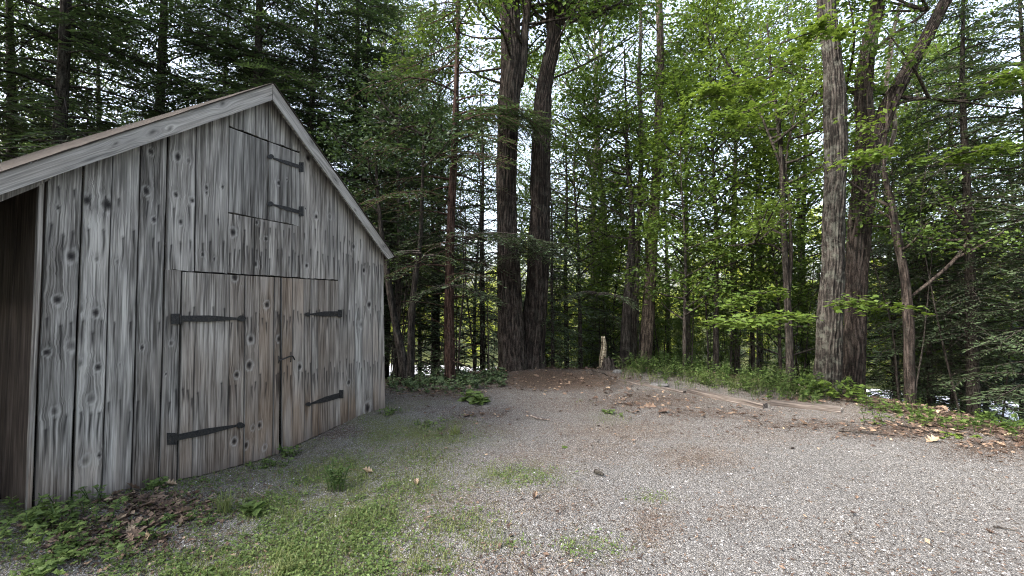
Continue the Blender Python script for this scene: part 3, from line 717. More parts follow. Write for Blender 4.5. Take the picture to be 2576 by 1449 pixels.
# ------------------------------------------------------------------ trees
rng = np.random.default_rng(21)
def furrows(depth, n=15, seed=0):
    def f(th, L, r):
        wob = (fbm(L * .9, th * 0 + seed, 3, seed + 71) - .5) * 1.6
        a = (th + wob * .6) * n / (2 * math.pi)
        k = fbm(a * 1.0, L * 1.3 + seed, 3, seed + 72) ; q = np.abs(((a + k * 1.3) % 1) - .5) * 2
        return -depth * (1 - sstep(.0, .75, q)) + depth * .7 * (vn(a * 2, L * 9, seed + 73) - .5) + depth * 1.2 * (vn(th * 1.5, L * 1.2, seed + 74) - .5)
    return f
def px_path(pts, Y):
    """[(x, y, width)] in the picture, at depth Y -> points, radii"""
    P = []; r = []
    for q in pts:
        Yq = Y + (q[3] if len(q) > 3 else 0); p = at(q[0], q[1], Yq); P.append(p); r.append(.5 * q[2] / F * Yq * math.cos(math.atan((q[0] - CX) / F)))
    return np.array(P), np.array(r)
def limb(mb, P, r, step=.08, seg=12, disp=None):
    L = np.linalg.norm(np.diff(P, axis=0), axis=1).sum(); n = max(4, int(L / step))
    S = spline(np.column_stack([P, r]), n); tube(mb, S[:, :3], np.abs(S[:, 3]) + .002, seg, disp=disp)
    return S
def rotz(v, a):
    c, s_ = np.cos(a), np.sin(a); return np.stack([v[..., 0] * c - v[..., 1] * s_, v[..., 0] * s_ + v[..., 1] * c, v[..., 2]], -1)

def spray_branch(mbw, mbl, P0, az, L, droop, dens=1.0, wood_seg=4, lsize=.085, r0=None, bare=0.0):
    """hemlock branch: a drooping axis with flat feathery side twigs"""
    dirn = np.array([math.cos(az), math.sin(az), 0]); n = 9; t = np.linspace(0, 1, n)
    up0 = rng.uniform(.0, .35)
    P = P0 + dirn * (L * t)[:, None] + np.array([0, 0, 1]) * (L * (up0 * t - (up0 + droop) * t ** 2))[:, None]
    P[:, :2] += (rng.random((n, 2)) - .5) * .09 * L * t[:, None]
    r0 = r0 or .010 + .009 * L
    tube(mbw, P, r0 * (1 - .85 * t), wood_seg, cap=False)
    side = np.array([-dirn[1], dirn[0], 0])
    nt = max(4, int(L / .11 * dens)); tb = np.linspace(.16 + bare, 1, nt)
    for q, tt in enumerate(tb):
        s_ = 1 if q % 2 else -1
        l = L * .42 * math.sin(math.pi * min(1, (1.08 - tt) ** .75)) * rng.uniform(.6, 1.2) + .08
        if l < .07: l = .07
        b = np.array([np.interp(tt, t, P[:, k]) for k in range(3)])
        d = unit(dirn * .62 + side * s_ * rng.uniform(.7, 1.05) + np.array([0, 0, rng.uniform(-.28, .05)]))
        tw = np.linspace(0, 1, 5)[:, None]; Q = b + d * l * tw + np.array([0, 0, -1]) * (l * .28 * tw ** 2)
        if l > .3: tube(mbw, Q, .004 + .003 * l, 3, cap=False)
        m = max(3, int(l / .042 * dens)); ts = (np.arange(m) + rng.random(m)) / m
        C = np.stack([np.interp(ts, tw[:, 0], Q[:, k]) for k in range(3)], -1)
        sg = np.where(np.arange(m) % 2, 1., -1.); sd_ = np.cross(d, [0, 0, 1])
        Fw = d * .75 + sd_ * sg[:, None] * rng.uniform(.5, 1.1, (m, 1)) + rng.normal(0, .12, (m, 3)) - np.array([0, 0, .12])
        Up = np.array([0, 0, 1]) + rng.normal(0, .28, (m, 3))
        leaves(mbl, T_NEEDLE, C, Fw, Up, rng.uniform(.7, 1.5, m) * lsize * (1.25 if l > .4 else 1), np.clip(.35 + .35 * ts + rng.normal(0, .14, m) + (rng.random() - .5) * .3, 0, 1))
def hemlock_mesh(H, r, first, nb, Lmax, droop=.28, dens=1.0, dead=0, lean=0.0, lsize=.085, top=.25, trunk_seg=8):
    mbw, mbl = MB(), MB()
    t = np.linspace(0, 1, 12); T = np.stack([lean * t ** 1.5 * H + .03 * H * (vn(t * 3, t * 0, int(H * 10)) - .5) * t, .02 * H * (vn(t * 3, t * 0 + 5, int(H * 11)) - .5) * t, H * t], -1)
    T[0, 2] = -.4
    tube(mbw, T, r * (1 - t) ** .8 + .006, trunk_seg)
    for k in range(dead):
        h = rng.uniform(.35, first + .6); az = rng.uniform(0, 2 * math.pi); L = rng.uniform(.5, 1.8)
        p = np.array([np.interp(h, T[:, 2], T[:, 0]), np.interp(h, T[:, 2], T[:, 1]), h]); tt = np.linspace(0, 1, 6)[:, None]
        d = np.array([math.cos(az), math.sin(az), rng.uniform(-.25, .3)]); Q = p + d * L * tt + np.array([0, 0, -1]) * .15 * L * tt ** 2 + rng.normal(0, .02, (6, 3)) * L * tt
        tube(mbw, Q, .011 * (1 - .8 * tt[:, 0]), 4, cap=False)
        for _ in range(3):
            q = Q[rng.integers(2, 5)]; d2 = unit(d + rng.normal(0, .6, 3)) * L * .35; tube(mbw, [q, q + d2 * .5, q + d2 + [0, 0, -.04]], [.006, .004, .002], 3, cap=False)
    for k in range(nb):
        f = (k + rng.random()) / nb; h = first + (H - first - .1) * f ** .9
        L = Lmax * ((1 - f) ** .7 * (1 - top) + top) * rng.uniform(.65, 1.15) * (1 if f > .12 else .75 + f * 2)
        p = np.array([np.interp(h, T[:, 2], T[:, 0]), np.interp(h, T[:, 2], T[:, 1]), h])
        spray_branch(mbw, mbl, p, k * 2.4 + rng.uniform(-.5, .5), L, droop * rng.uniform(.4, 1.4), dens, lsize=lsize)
    return mbw, mbl
def leafy_twigs(mbl, tips, dirs, per, spread, flat, size, tmpl=T_OVAL, tint0=.5, tilt=.45):
    n = len(tips); C = np.repeat(np.array(tips), per, 0); Dr = np.repeat(np.array(dirs), per, 0); m = len(C)
    off = rng.normal(0, 1, (m, 3)) * [spread, spread, spread * flat]
    base = np.repeat(rng.normal(0, .16, n), per)
    leaves(mbl, tmpl, C + off, Dr * .5 + rng.normal(0, .8, (m, 3)) * [1, 1, .35] + [0, 0, -.25], np.array([0, 0, 1]) + rng.normal(0, tilt, (m, 3)), size * rng.uniform(.6, 1.3, m), np.clip(tint0 + base + rng.normal(0, .14, m), 0, 1))
def crown_branch(mbw, mbl, P0, d, L, r, per, spread, flat, size, up=.25, nsub=7, tmpl=T_OVAL, tint0=.5, wood=True):
    n = 8; t = np.linspace(0, 1, n)
    cur = unit(rng.normal(0, 1, 3)) * [1, 1, .4]
    P = P0 + np.asarray(d) * (L * t)[:, None] + cur * (L * .13 * np.sin(t * 3))[:, None] + np.array([0, 0, up * L]) * (t ** 2)[:, None]
    if wood: tube(mbw, P, r * (1 - .8 * t) + .003, 5, cap=False)
    tips, dirs = [P[-1]], [np.asarray(d)]
    for k in range(nsub):
        tt = rng.uniform(.3, 1); b = np.array([np.interp(tt, t, P[:, q]) for q in range(3)])
        l = L * rng.uniform(.22, .5) * (1.15 - tt * .5); dd = unit(np.asarray(d) * .6 + rng.normal(0, .75, 3) * [1, 1, .42] + [0, 0, .06])
        tw = np.linspace(0, 1, 4)[:, None]; Q = b + dd * l * tw + rng.normal(0, .03, (4, 3)) * l * tw
        if wood and l > .25: tube(mbw, Q, max(.004, r * .3) * (1 - .7 * tw[:, 0]), 3, cap=False)
        for u_ in (.45, .75, 1.0):
            tips.append(b + dd * l * u_ + rng.normal(0, .06, 3)); dirs.append(dd)
    leafy_twigs(mbl, tips, dirs, per, spread, flat, size, tmpl, tint0)
def broad_mesh(H, r, first, nb, Lmax, per=16, spread=.22, flat=.35, size=.10, up=.3, shape='round', lean=0., fork=True, tint0=.5, trunk_seg=8, tmpl=T_OVAL):
    mbw, mbl = MB(), MB(); t = np.linspace(0, 1, 14); s0 = int(rng.integers(1e6))
    T = np.stack([lean * H * t ** 1.3 + .06 * H * (vn(t * 3, t * 0, s0) - .5) * t, .06 * H * (vn(t * 3, t * 0, s0 + 1) - .5) * t, H * t], -1); T[0, 2] = -.4
    tube(mbw, T, r * (1 - t * .93), trunk_seg)
    for k in range(nb):
        f = (k + rng.random()) / nb; h = first + (H - first) * f
        prof = (math.sin(math.pi * (.12 + .80 * f)) if shape == 'round' else (1 - .75 * f))
        L = Lmax * prof * rng.uniform(.6, 1.15); az = k * 2.4 + rng.uniform(-.6, .6); el = rng.uniform(.05, .5) + .5 * f
        p = np.array([np.interp(h, T[:, 2], T[:, 0]), np.interp(h, T[:, 2], T[:, 1]), h])
        crown_branch(mbw, mbl, p, [math.cos(az) * math.cos(el), math.sin(az) * math.cos(el), math.sin(el)], L, .012 + r * .22 * (1 - f * .6), per, spread, flat, size, up * rng.uniform(-.3, 1), 6, tmpl, tint0)
    return mbw, mbl

def make_tree(name, loc, label, cat, meshes, mats, group=None, rz=0, sc=1.0, crown='crown'):
    o = empty(name, loc, label, cat, group, rz); o.scale = (sc, sc, sc)
    for nm, me in zip(('trunk', crown), meshes):
        if me is None: continue
        c = bpy.data.objects.new(nm, me); COL.objects.link(c); c.parent = o
    return o
def to_mesh(mbs, mats, names=('trunk', 'crown')):
    return [m.build(n, M[k], me_only=True, smooth=(n == 'trunk')) if m is not None and m.n else None for m, k, n in zip(mbs, mats, names)]

# --- hero trunks -------------------------------------------------
def hero(name, label, cat, Y, paths, bark, furr=.02, nf=15, seg=40, step=.06, crown=None, cmat='broad', extra=None, seed=0):
    """paths: list of ([(x,y,width,dY)], hires?)"""
    base = at(paths[0][0][0][0], paths[0][0][0][1], Y); x0, y0 = base[0], base[1]; zb = gz(x0, y0); O = np.array([x0, y0, zb])
    o = empty(name, O, label, cat); mb = MB(); ends = []
    for i, (pts, hi) in enumerate(paths):
        P, r = px_path(pts, Y)
        if i == 0:
            P[0] = [P[1][0] + (P[0][0] - P[1][0]) * 1.1, P[0][1], zb - .25]; r[0] *= 1.25
            P = np.vstack([P[0], P[0] + (P[1] - P[0]) * .22 * np.array([1, 1, 1.0]), P[1:]]); r = np.concatenate([[r[0] * 1.12], [r[1] * 1.04 + .25 * (r[0] - r[1])], r[1:]])
        S = limb(mb, P, r, step if hi else .12, seg if hi else 7, furrows(furr, nf, seed + i) if hi else None); ends.append(S)
    mbl = MB()
    if crown: crown(mb, mbl, ends, O)
    mb.build('trunk', M[bark], o, O, smooth=True)
    if mbl.n: mbl.build('crown', M[cmat], o, O)
    return o, ends
def high_crown(n, zlo, zhi, Lm, per=16, size=.11, spread=.25, tint0=.45, up=.3, nsub=7, keep=None, dxy=None):
    def f(mbw, mbl, ends, O):
        for k in range(n):
            S = ends[k % len(ends)]; zz = rng.uniform(zlo, zhi); S2 = S[np.argmin(np.abs(S[:, 2] - zz))]
            az = rng.uniform(0, 2 * math.pi) if dxy is None else dxy + rng.uniform(-1.1, 1.1); el = rng.uniform(-.1, .7)
            p = S2[:3].copy(); p[2] = max(p[2], zz)
            crown_branch(mbw, mbl, S2[:3], [math.cos(az) * math.cos(el), math.sin(az) * math.cos(el), math.sin(el)], Lm * rng.uniform(.5, 1.1), .03, per, spread, .35, size, up, nsub, T_OVAL, tint0)
    return f

hero('oak_tree', 'massive dark furrowed oak, left trunk of the pair in the leaf pile', 'tree', 10.6,
     [([(1292, 940, 74), (1283, 800, 64), (1279, 690, 59), (1274, 560, 50), (1275, 400, 50), (1279, 280, 52), (1286, 170, 56), (1283, 60, 50), (1280, -120, 46), (1270, -420, 30), (1268, -600, 12)], True),
      ([(1300, 215, 34), (1314, 150, 26), (1322, 60, 20), (1345, -120, 14), (1370, -300, 8)], False)], 'oak', .036, 24, 84,
     crown=high_crown(34, 6.5, 12.5, 3.2, 15, .12), cmat='broad', seed=1)
hero('oak_tree', 'massive dark oak with forked mossy top, right trunk of the pair in the leaf pile', 'tree', 10.9,
     [([(1338, 938, 72), (1345, 800, 58), (1352, 690, 54), (1358, 560, 52), (1360, 400, 47), (1364, 270, 44), (1376, 190, 38), (1391, 110, 38), (1392, 40, 34), (1385, -150, 28), (1370, -450, 12)], True),
      ([(1397, 70, 26), (1425, 15, 22), (1470, -20, 15), (1540, -110, 10), (1600, -250, 5)], False),
      ([(1420, 62, 9), (1470, 40, 7), (1530, 22, 4)], False)], 'oak', .034, 23, 80,
     crown=high_crown(30, 6.5, 12.5, 3.2, 15, .12), cmat='broad', seed=5)
hero('oak_tree', 'tall grey-barked oak with lichen, nearer straight trunk of the pair behind the timber edging', 'tree', 8.3,
     [([(2080, 1000, 74), (2086, 860, 66), (2091, 740, 64), (2098, 600, 60), (2101, 450, 60), (2100, 320, 60), (2098, 220, 56), (2090, 130, 50), (2082, 40, 48), (2070, -120, 42), (2050, -400, 26), (2040, -560, 10)], True)],
     'oak_grey', .032, 21, 84, crown=high_crown(20, 9.6, 12, 2.4, 15, .105), cmat='broad', seed=9)
hero('oak_tree', 'dark oak forking into two stems with a broken bare limb, behind the grey-barked trunk', 'tree', 8.9,
     [([(2142, 985, 68), (2150, 850, 62), (2153, 720, 60), (2160, 600, 62), (2170, 500, 66), (2180, 410, 66), (2180, 330, 52), (2172, 260, 48), (2176, 170, 44), (2190, 90, 42), (2205, 30, 38), (2215, -120, 30), (2230, -350, 12)], True),
      ([(2186, 440, 52), (2205, 350, 46), (2232, 270, 45), (2272, 195, 43), (2312, 125, 42), (2345, 65, 38), (2378, 0, 36), (2440, -130, 30), (2500, -330, 12)], True),
      ([(2210, 120, 12), (2235, 95, 11), (2290, 60, 9), (2335, 25, 7)], False),
      ([(2170, 235, 26, .1), (2145, 228, 20, .3), (2115, 222, 18, .35), (2080, 238, 17, .35), (2052, 240, 13, .3), (2032, 228, 6, .3)], False),
      ([(2232, 275, 10), (2270, 258, 8), (2330, 248, 7), (2420, 256, 7), (2500, 268, 6), (2600, 275, 5)], False)],
     'oak', .034, 21, 80, crown=high_crown(20, 10.2, 13, 2.4, 14, .105), cmat='broad', seed=14)
o, _ = hero('dead_limb', 'bare bleached crooked limb hanging beside the forked oak', 'dead limb', 9.3,
     [([(2222, 430, 7), (2240, 380, 12), (2252, 330, 14), (2246, 270, 15), (2232, 215, 14), (2240, 150, 15), (2243, 110, 12), (2250, 30, 12)], False)], 'deadwood')
# that limb hangs clear of the ground: rebuild its base by its own points
for c in list(o.children): bpy.data.objects.remove(c)
P, r = px_path([(2212, 440, 5), (2232, 390, 9), (2250, 330, 13), (2246, 270, 14), (2230, 215, 13), (2238, 150, 15), (2244, 90, 13), (2262, 20, 12), (2290, -90, 9)], 9.2)
mb = MB(); limb(mb, P, r, .08, 8, furrows(.006, 7, 3)); mb.build('trunk', M['deadwood'], o, tuple(o.location), smooth=True)
o.children[0].name = 'limb'

# pine with even tan bark
def pine_crown(mbw, mbl, ends, O):
    S = ends[0]
    for k in range(26):
        z = 3.5 + 7.5 * k / 26; s_ = S[np.argmin(np.abs(S[:, 2] - z))]
        az = rng.uniform(-.6, .6) + (0 if k % 3 else math.pi); L = rng.uniform(1.2, 2.6); t = np.linspace(0, 1, 7)[:, None]
        d = np.array([math.cos(az), math.sin(az), rng.uniform(.15, .7)]); Q = s_[:3] + d * L * t + rng.normal(0, .04, (7, 3)) * L * t
        tube(mbw, Q, .022 * (1 - .85 * t[:, 0]), 5, cap=False)
        for _ in range(6):
            q = Q[rng.integers(2, 7)]; d2 = unit(d + rng.normal(0, .6, 3)) * L * rng.uniform(.2, .4)
            tube(mbw, [q, q + d2 * .5, q + d2], [.009, .005, .002], 3, cap=False)
            if rng.random() < .75: leafy_twigs(mbl, [q + d2 * .6, q + d2], [d2, d2], 26, .16, .5, .10, T_NEEDLE, .45)
hero('pine_tree', 'tall straight pine with bare side branches and tan bark', 'tree', 12.6,
     [([(1618, 925, 40), (1630, 800, 33), (1636, 700, 31), (1643, 560, 28), (1652, 420, 24), (1657, 300, 23), (1660, 200, 22), (1661, 100, 19), (1658, 0, 18), (1655, -150, 14), (1650, -380, 6)], True)],
     'bark_tan', .012, 12, 28, crown=pine_crown, cmat='hemlock', seed=20)
hero('forest_tree', 'slim pale-striped trunk just left of the tall straight pine', 'tree', 13.2,
     [([(1594, 930, 18), (1596, 800, 17), (1602, 680, 15), (1609, 520, 14), (1613, 400, 13), (1612, 300, 13), (1607, 200, 10), (1612, 80, 9), (1608, -60, 7), (1600, -300, 3)], True)],
     'bark_pale', .008, 9, 18, crown=high_crown(22, 3.0, 9, 1.7, 12, .10, .22, .5), seed=25)
hero('forest_tree', 'short dark trunk under leaves beside the pale-striped one', 'tree', 12.3,
     [([(1572, 930, 30), (1574, 850, 27), (1580, 750, 24), (1588, 640, 20), (1590, 540, 14), (1580, 420, 10), (1575, 280, 6), (1570, 120, 3)], True)], 'bark', .012, 11, 20,
     crown=high_crown(20, 2.5, 7, 1.6, 13, .10, .22, .55), seed=27)
hero('maple_tree', 'thin twin-stemmed maple with bare twigs right of the middle of the wood', 'tree', 9.6,
     [([(1988, 965, 24), (1985, 850, 20), (1980, 740, 18), (1974, 620, 16), (1970, 500, 15), (1966, 400, 14), (1960, 330, 12), (1950, 260, 9), (1940, 180, 6), (1930, 60, 4)], True),
      ([(1982, 760, 11), (1990, 640, 10), (1984, 500, 8), (1976, 420, 7), (1990, 330, 6), (2012, 250, 4)], False),
      ([(1965, 420, 7), (1935, 340, 6), (1905, 270, 5), (1860, 200, 3)], False),
      ([(1976, 640, 6), (1945, 618, 5), (1900, 612, 4), (1840, 618, 3)], False)], 'bark', .009, 10, 20,
     crown=high_crown(26, 2.6, 8, 1.7, 12, .095, .22, .6), cmat='maple', seed=30)
hero('forest_tree', 'crooked grey-brown trunk bending left, right of the forked oak', 'tree', 8.2,
     [([(2290, 1045, 36), (2288, 930, 30), (2284, 800, 30), (2276, 700, 26), (2262, 620, 24), (2250, 560, 22), (2240, 500, 18), (2225, 430, 12), (2228, 350, 8), (2235, 240, 5)], True),
      ([(2262, 770, 8), (2300, 740, 9), (2350, 700, 10), (2400, 655, 11), (2440, 600, 9)], False)], 'oak', .012, 11, 24,
     crown=high_crown(7, 2.4, 3.6, 1.2, 10, .08), seed=33)
# leaning dark stems by the shed
hero('leaning_tree', 'dark leaning twin stems right beside the shed corner', 'tree', 9.2,
     [([(1024, 960, 28), (1012, 900, 24), (996, 820, 19), (982, 740, 17), (972, 670, 14), (960, 590, 11), (950, 480, 8), (944, 380, 5)], True),
      ([(1032, 955, 22), (1034, 880, 19), (1036, 790, 17), (1046, 690, 14), (1058, 600, 11), (1062, 480, 8), (1066, 340, 5)], True)], 'bark', .009, 9, 18,
     crown=high_crown(18, 3.0, 6.5, 1.3, 11, .085, .2, .3), cmat='hemlock', seed=36)

# --- birch stub, stump, broken stump ------------------------------
o, _ = hero('birch_stub', 'short cream-coloured rotting birch stub standing behind the leaf pile', 'stump', 11.6,
     [([(1517, 940, 19), (1516, 905, 17), (1519, 870, 14), (1517, 846, 9)], True)], 'birch', .008, 8, 20, step=.04, seed=41)
o.children[0].name = 'stem'
def stump(name, px, py, Y, wpx, hpx, label, mat, n=9):
    c = at(px, py, Y); zb = gz(c[0], c[1]); O = np.array([c[0], c[1], zb]); o = empty(name, O, label, 'stump')
    mb = MB(); r = .5 * wpx / F * Y; h = hpx / F * Y
    seg = 40; nz = 12; th = np.arange(seg) / seg * 2 * math.pi; topn = h * (.55 + .6 * vn(th * 2.4, th * 0 + px, 91) * 1.0)
    z = np.linspace(-.15, 1, nz); rr = r * (1.0 + .55 * np.exp(-(z * 4)))[:, None] * (1 + .18 * (vn(th * 3, th * 0 + 1, 92) - .5) + .08 * np.sin(th * 7))[None]
    V = np.stack([O[0] + rr * np.cos(th), O[1] + rr * np.sin(th), zb + z[:, None] * topn[None]], -1)
    ri = rr[-1] * .62; V = np.concatenate([V, np.stack([O[0] + ri * np.cos(th), O[1] + ri * np.sin(th), zb + topn * .9], -1)[None], np.stack([O[0] + ri * .5 * np.cos(th), O[1] + ri * .5 * np.sin(th), zb + topn * 0 + h * .2], -1)[None]])
    nn = nz + 2; i = np.arange(nn - 1)[:, None]; j = np.arange(seg)[None]; jn = (j + 1) % seg
    mb.add(V.reshape(-1, 3), np.stack([i * seg + j, i * seg + jn, (i + 1) * seg + jn, (i + 1) * seg + j], -1).reshape(-1, 4)); n0 = mb.n
    mb.Fs.append(np.array([[(nn - 1) * seg + k for k in range(seg)]]))
    mb.build('stump_wood', M[mat], o, O, smooth=True); return o
stump('tree_stump', 1531, 945, 10.6, 30, 30, 'small dark rotten stump at the end of the leaf pile', 'bark')
stump('tree_stump', 2036, 1000, 8.1, 44, 24, 'splintered grey broken stump at the foot of the grey-barked oak', 'deadwood')

# --- hemlocks ------------------------------------------------------
T5, _ = hero('hemlock_tree', 'straight reddish hemlock trunk standing between the shed and the big oaks', 'tree', 9.5,
     [([(1133, 958, 30), (1131, 860, 26), (1130, 760, 25), (1132, 640, 22), (1136, 520, 20), (1141, 420, 18), (1146, 300, 16), (1149, 180, 12), (1152, 60, 10), (1155, -100, 7), (1158, -300, 3)], True)], 'bark_red', .008, 12, 24,
     crown=lambda mbw, mbl, ends, O: [spray_branch(mbw, mbl, ends[0][np.argmin(np.abs(ends[0][:, 2] - z)), :3], rng.uniform(0, 6.28), rng.uniform(1.0, 2.0), rng.uniform(.05, .3), 1.1, lsize=.085) for z in np.linspace(2.3, 9.5, 46)] +
     [tube(mbw, np.array([ends[0][np.argmin(np.abs(ends[0][:, 2] - z)), :3] + np.array([math.cos(a) * q, math.sin(a) * q, s_ * q - .1 * q * q]) for q in np.linspace(0, L, 6)]), .011 * (1 - np.linspace(0, .8, 6)), 4, cap=False)
      for z, a, s_, L in zip(rng.uniform(.2, 2.4, 26), rng.uniform(0, 6.28, 26), rng.uniform(-.15, .5, 26), rng.uniform(.5, 1.6, 26))], cmat='hemlock', seed=44)

print('protos')
HP = []
for k, (H, r_, first, nb, Lm, dead) in enumerate([(13, .13, 1.2, 92, 2.9, 16), (16, .16, 2.4, 104, 3.3, 20), (9, .08, .5, 70, 2.0, 6), (18, .19, 3.6, 100, 3.5, 22)]):
    HP.append(to_mesh(hemlock_mesh(H, r_, first, nb, Lm, dead=dead, lsize=.125, dens=.95, lean=rng.uniform(-.03, .03)), ('bark', 'hemlock')))
BP = []
for k, (H, r_, first, nb, Lm, per, sz, sh, mat, tint) in enumerate([(17, .17, 5.0, 52, 3.3, 9, .12, 'round', 'broad', .5), (14, .12, 3.0, 52, 2.7, 9, .12, 'round', 'broad', .6), (8, .055, 1.3, 42, 1.8, 10, .11, 'cone', 'maple', .45),
                                                                  (19, .2, 6.5, 56, 3.8, 9, .13, 'round', 'broad', .4), (10, .08, 2.2, 44, 2.1, 9, .11, 'round', 'maple', .5)]):
    BP.append(to_mesh(broad_mesh(H, r_, first, nb, Lm, per, .26, .35, sz, .3, sh, rng.uniform(-.04, .04), tint0=tint), ('bark_pale' if k in (1, 3) else 'bark', mat)))
FP = []
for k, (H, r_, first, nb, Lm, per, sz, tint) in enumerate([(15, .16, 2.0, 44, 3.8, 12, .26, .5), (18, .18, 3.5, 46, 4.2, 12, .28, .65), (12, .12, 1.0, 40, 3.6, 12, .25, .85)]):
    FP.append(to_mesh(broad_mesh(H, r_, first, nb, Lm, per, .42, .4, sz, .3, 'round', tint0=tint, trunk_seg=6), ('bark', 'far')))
def place(proto, x, Y, label, name='hemlock_tree', cat='tree', sc=1.0, group=None, X=None, sink=0):
    """x: column in the picture at depth Y (or X world)"""
    Xw = at(x, 760, Y)[0] if X is None else X
    return make_tree(name, (Xw, Y, gz(Xw, Y) - sink), label, cat, proto, None, group, rng.uniform(0, 6.28), sc)
# named hemlocks and maples one can tell apart
for pr, x, Y, sc, lab, nm in [
    (HP[1], 113, 9.3, 1.0, 'broad dark hemlock rising behind the left end of the shed roof', 'hemlock_tree'),
    (HP[0], 20, 10.8, 1.1, 'dark hemlock at the left edge behind the shed', 'hemlock_tree'),
    (HP[3], 390, 12.0, .95, 'dark hemlock with slim trunk behind the middle of the left roof slope', 'hemlock_tree'),
    (HP[0], 250, 14.0, 1.05, 'tall hemlock further back over the left roof slope', 'hemlock_tree'),
    (HP[1], 545, 15.0, .95, 'hemlock with bare lower trunk just left of the shed peak', 'hemlock_tree'),
    (HP[3], 645, 11.8, .9, 'tall dark hemlock whose trunk rises right at the shed peak', 'hemlock_tree'),
    (HP[0], 770, 13.0, 1.1, 'lighter green hemlock right of the shed peak', 'hemlock_tree'),
    (HP[1], 900, 14.5, .95, 'hemlock over the lower end of the right roof slope', 'hemlock_tree'),
    (HP[2], 1000, 12.0, 1.05, 'young hemlock with low boughs beside the shed corner', 'hemlock_tree'),
    (HP[2], 1215, 13.5, 1.1, 'small hemlock filling the gap left of the big oaks', 'hemlock_tree'),
    (HP[2], 1425, 14.0, 1.0, 'young hemlock directly right of the big oaks', 'hemlock_tree'),
    (HP[2], 1390, 11.9, .62, 'low feathery hemlock in front of the wood at the right foot of the big oaks', 'hemlock_tree'),
    (HP[0], 1500, 21.0, .8, 'dark hemlock half way between the big oaks and the pine', 'hemlock_tree'),
    (HP[3], 2440, 9.4, .62, 'dark hemlock with low drooping boughs near the right edge', 'hemlock_tree'),
    (HP[2], 2390, 10.6, .55, 'small dense hemlock beside the crooked trunk at right', 'hemlock_tree'),
    (HP[1], 2600, 10.4, .85, 'dark hemlock cut by the right edge', 'hemlock_tree'),
    (HP[2], 2600, 8.0, .62, 'low boughs of a small hemlock by the right edge', 'hemlock_tree'),
    (HP[2], 2330, 11.5, .9, 'hemlock further back between the crooked trunk and the right edge', 'hemlock_tree'),
    (BP[2], 1720, 10.6, .9, 'slender maple sapling with yellow-green leaves right of the pine', 'maple_tree'),
    (BP[4], 1800, 11.8, 1.0, 'leafy green maple standing between the pine and the twin-stemmed maple', 'maple_tree'),
    (BP[4], 1890, 13.5, 1.05, 'bushy maple behind the twin-stemmed maple', 'maple_tree'),
    (BP[2], 1960, 12.0, .95, 'young maple behind the weeds left of the grey-barked oak', 'maple_tree'),
    (BP[1], 1730, 15.0, .95, 'tall broadleaf tree behind the pine', 'forest_tree'),
    (BP[1], 2020, 15.0, .95, 'broadleaf tree showing through left of the grey-barked oak', 'forest_tree'),
    (BP[4], 2250, 12.5, .95, 'green maple just right of the forked oak', 'maple_tree'),
    (BP[1], 2420, 13.0, .9, 'broadleaf tree above the dark hemlock at right', 'forest_tree'),
    (BP[4], 2560, 13.5, 1.0, 'green-leaved tree filling the upper right corner', 'forest_tree'),
    (BP[0], 1100, 17.0, .9, 'broadleaf tree behind the reddish hemlock', 'forest_tree'),
    (BP[4], 1460, 13.2, .9, 'light green tree behind the young hemlock right of the big oaks', 'forest_tree'),
    (BP[3], 1500, 18.0, .95, 'tall broadleaf tree over the birch stub', 'forest_tree'),
    (BP[3], 1850, 17.0, .9, 'tall broadleaf tree high behind the twin-stemmed maple', 'forest_tree'),
    (BP[1], 2310, 15.5, 1.0, 'tall broadleaf tree whose crown fills the fork side of the dark oak', 'forest_tree'),
    (BP[1], 1680, 19.0, 1.05, 'tall broadleaf tree straight behind the pine top', 'forest_tree'),
    (BP[2], 1545, 15.0, .9, 'small maple behind the birch stub', 'maple_tree'),
]:
    place(pr, x, Y, lab, nm, sc=sc)
# the wood behind: rows of look-alikes
def fill(n, Ymin, Ymax, pool, name, label, group, xlo=-60, xhi=2640, smin=.8, smax=1.15, cond=None):
    k = 0; tries = 0; pts = fill.pts
    while k < n and tries < n * 60:
        tries += 1; Y = rng.uniform(Ymin, Ymax); x = rng.uniform(xlo, xhi); Xw = at(x, 760, Y)[0]
        if road_dist(Xw, Y) < 4.2: continue
        if any((Xw - a) ** 2 + (Y - b) ** 2 < fill.md for a, b in pts): continue
        if float(poly_sd(np.array([Xw]), np.array([Y]), CLEAR)[0]) < 1.2: continue
        if cond and not cond(x, Y): continue
        pts.append((Xw, Y)); place(pool[int(rng.integers(len(pool)))], x, Y, label, name, sc=rng.uniform(smin, smax), group=group); k += 1
fill.pts = []; fill.md = 3.2
fill(11, 14, 27, [HP[0], HP[1], HP[3]], 'hemlock_tree', 'dark hemlock standing deep in the wood, left of the big oaks', 'dark hemlocks in the wood at left', -60, 1240)
fill(8, 14, 26, [HP[0], HP[2], HP[1]], 'hemlock_tree', 'dark hemlock standing deep in the wood, right of the forked oak', 'dark hemlocks in the wood at right', 2200, 2640)
fill(8, 14, 27, [BP[0], BP[1], BP[3], BP[4]], 'forest_tree', 'green broadleaf tree in the wood between the big oaks and the right-hand oaks', 'broadleaf trees in the middle of the wood', 1300, 2200)
fill(8, 16, 27, [BP[0], BP[3], BP[1]], 'forest_tree', 'green broadleaf tree above the hemlocks behind the shed', 'broadleaf trees behind the shed', -60, 1200)
fill.md = 9
fill(46, 36, 62, FP, 'forest_tree', 'tree tinted sunlit yellow-green beyond the road, seen through the wood', 'sunlit trees beyond the road', -200, 2800, .55, .78)

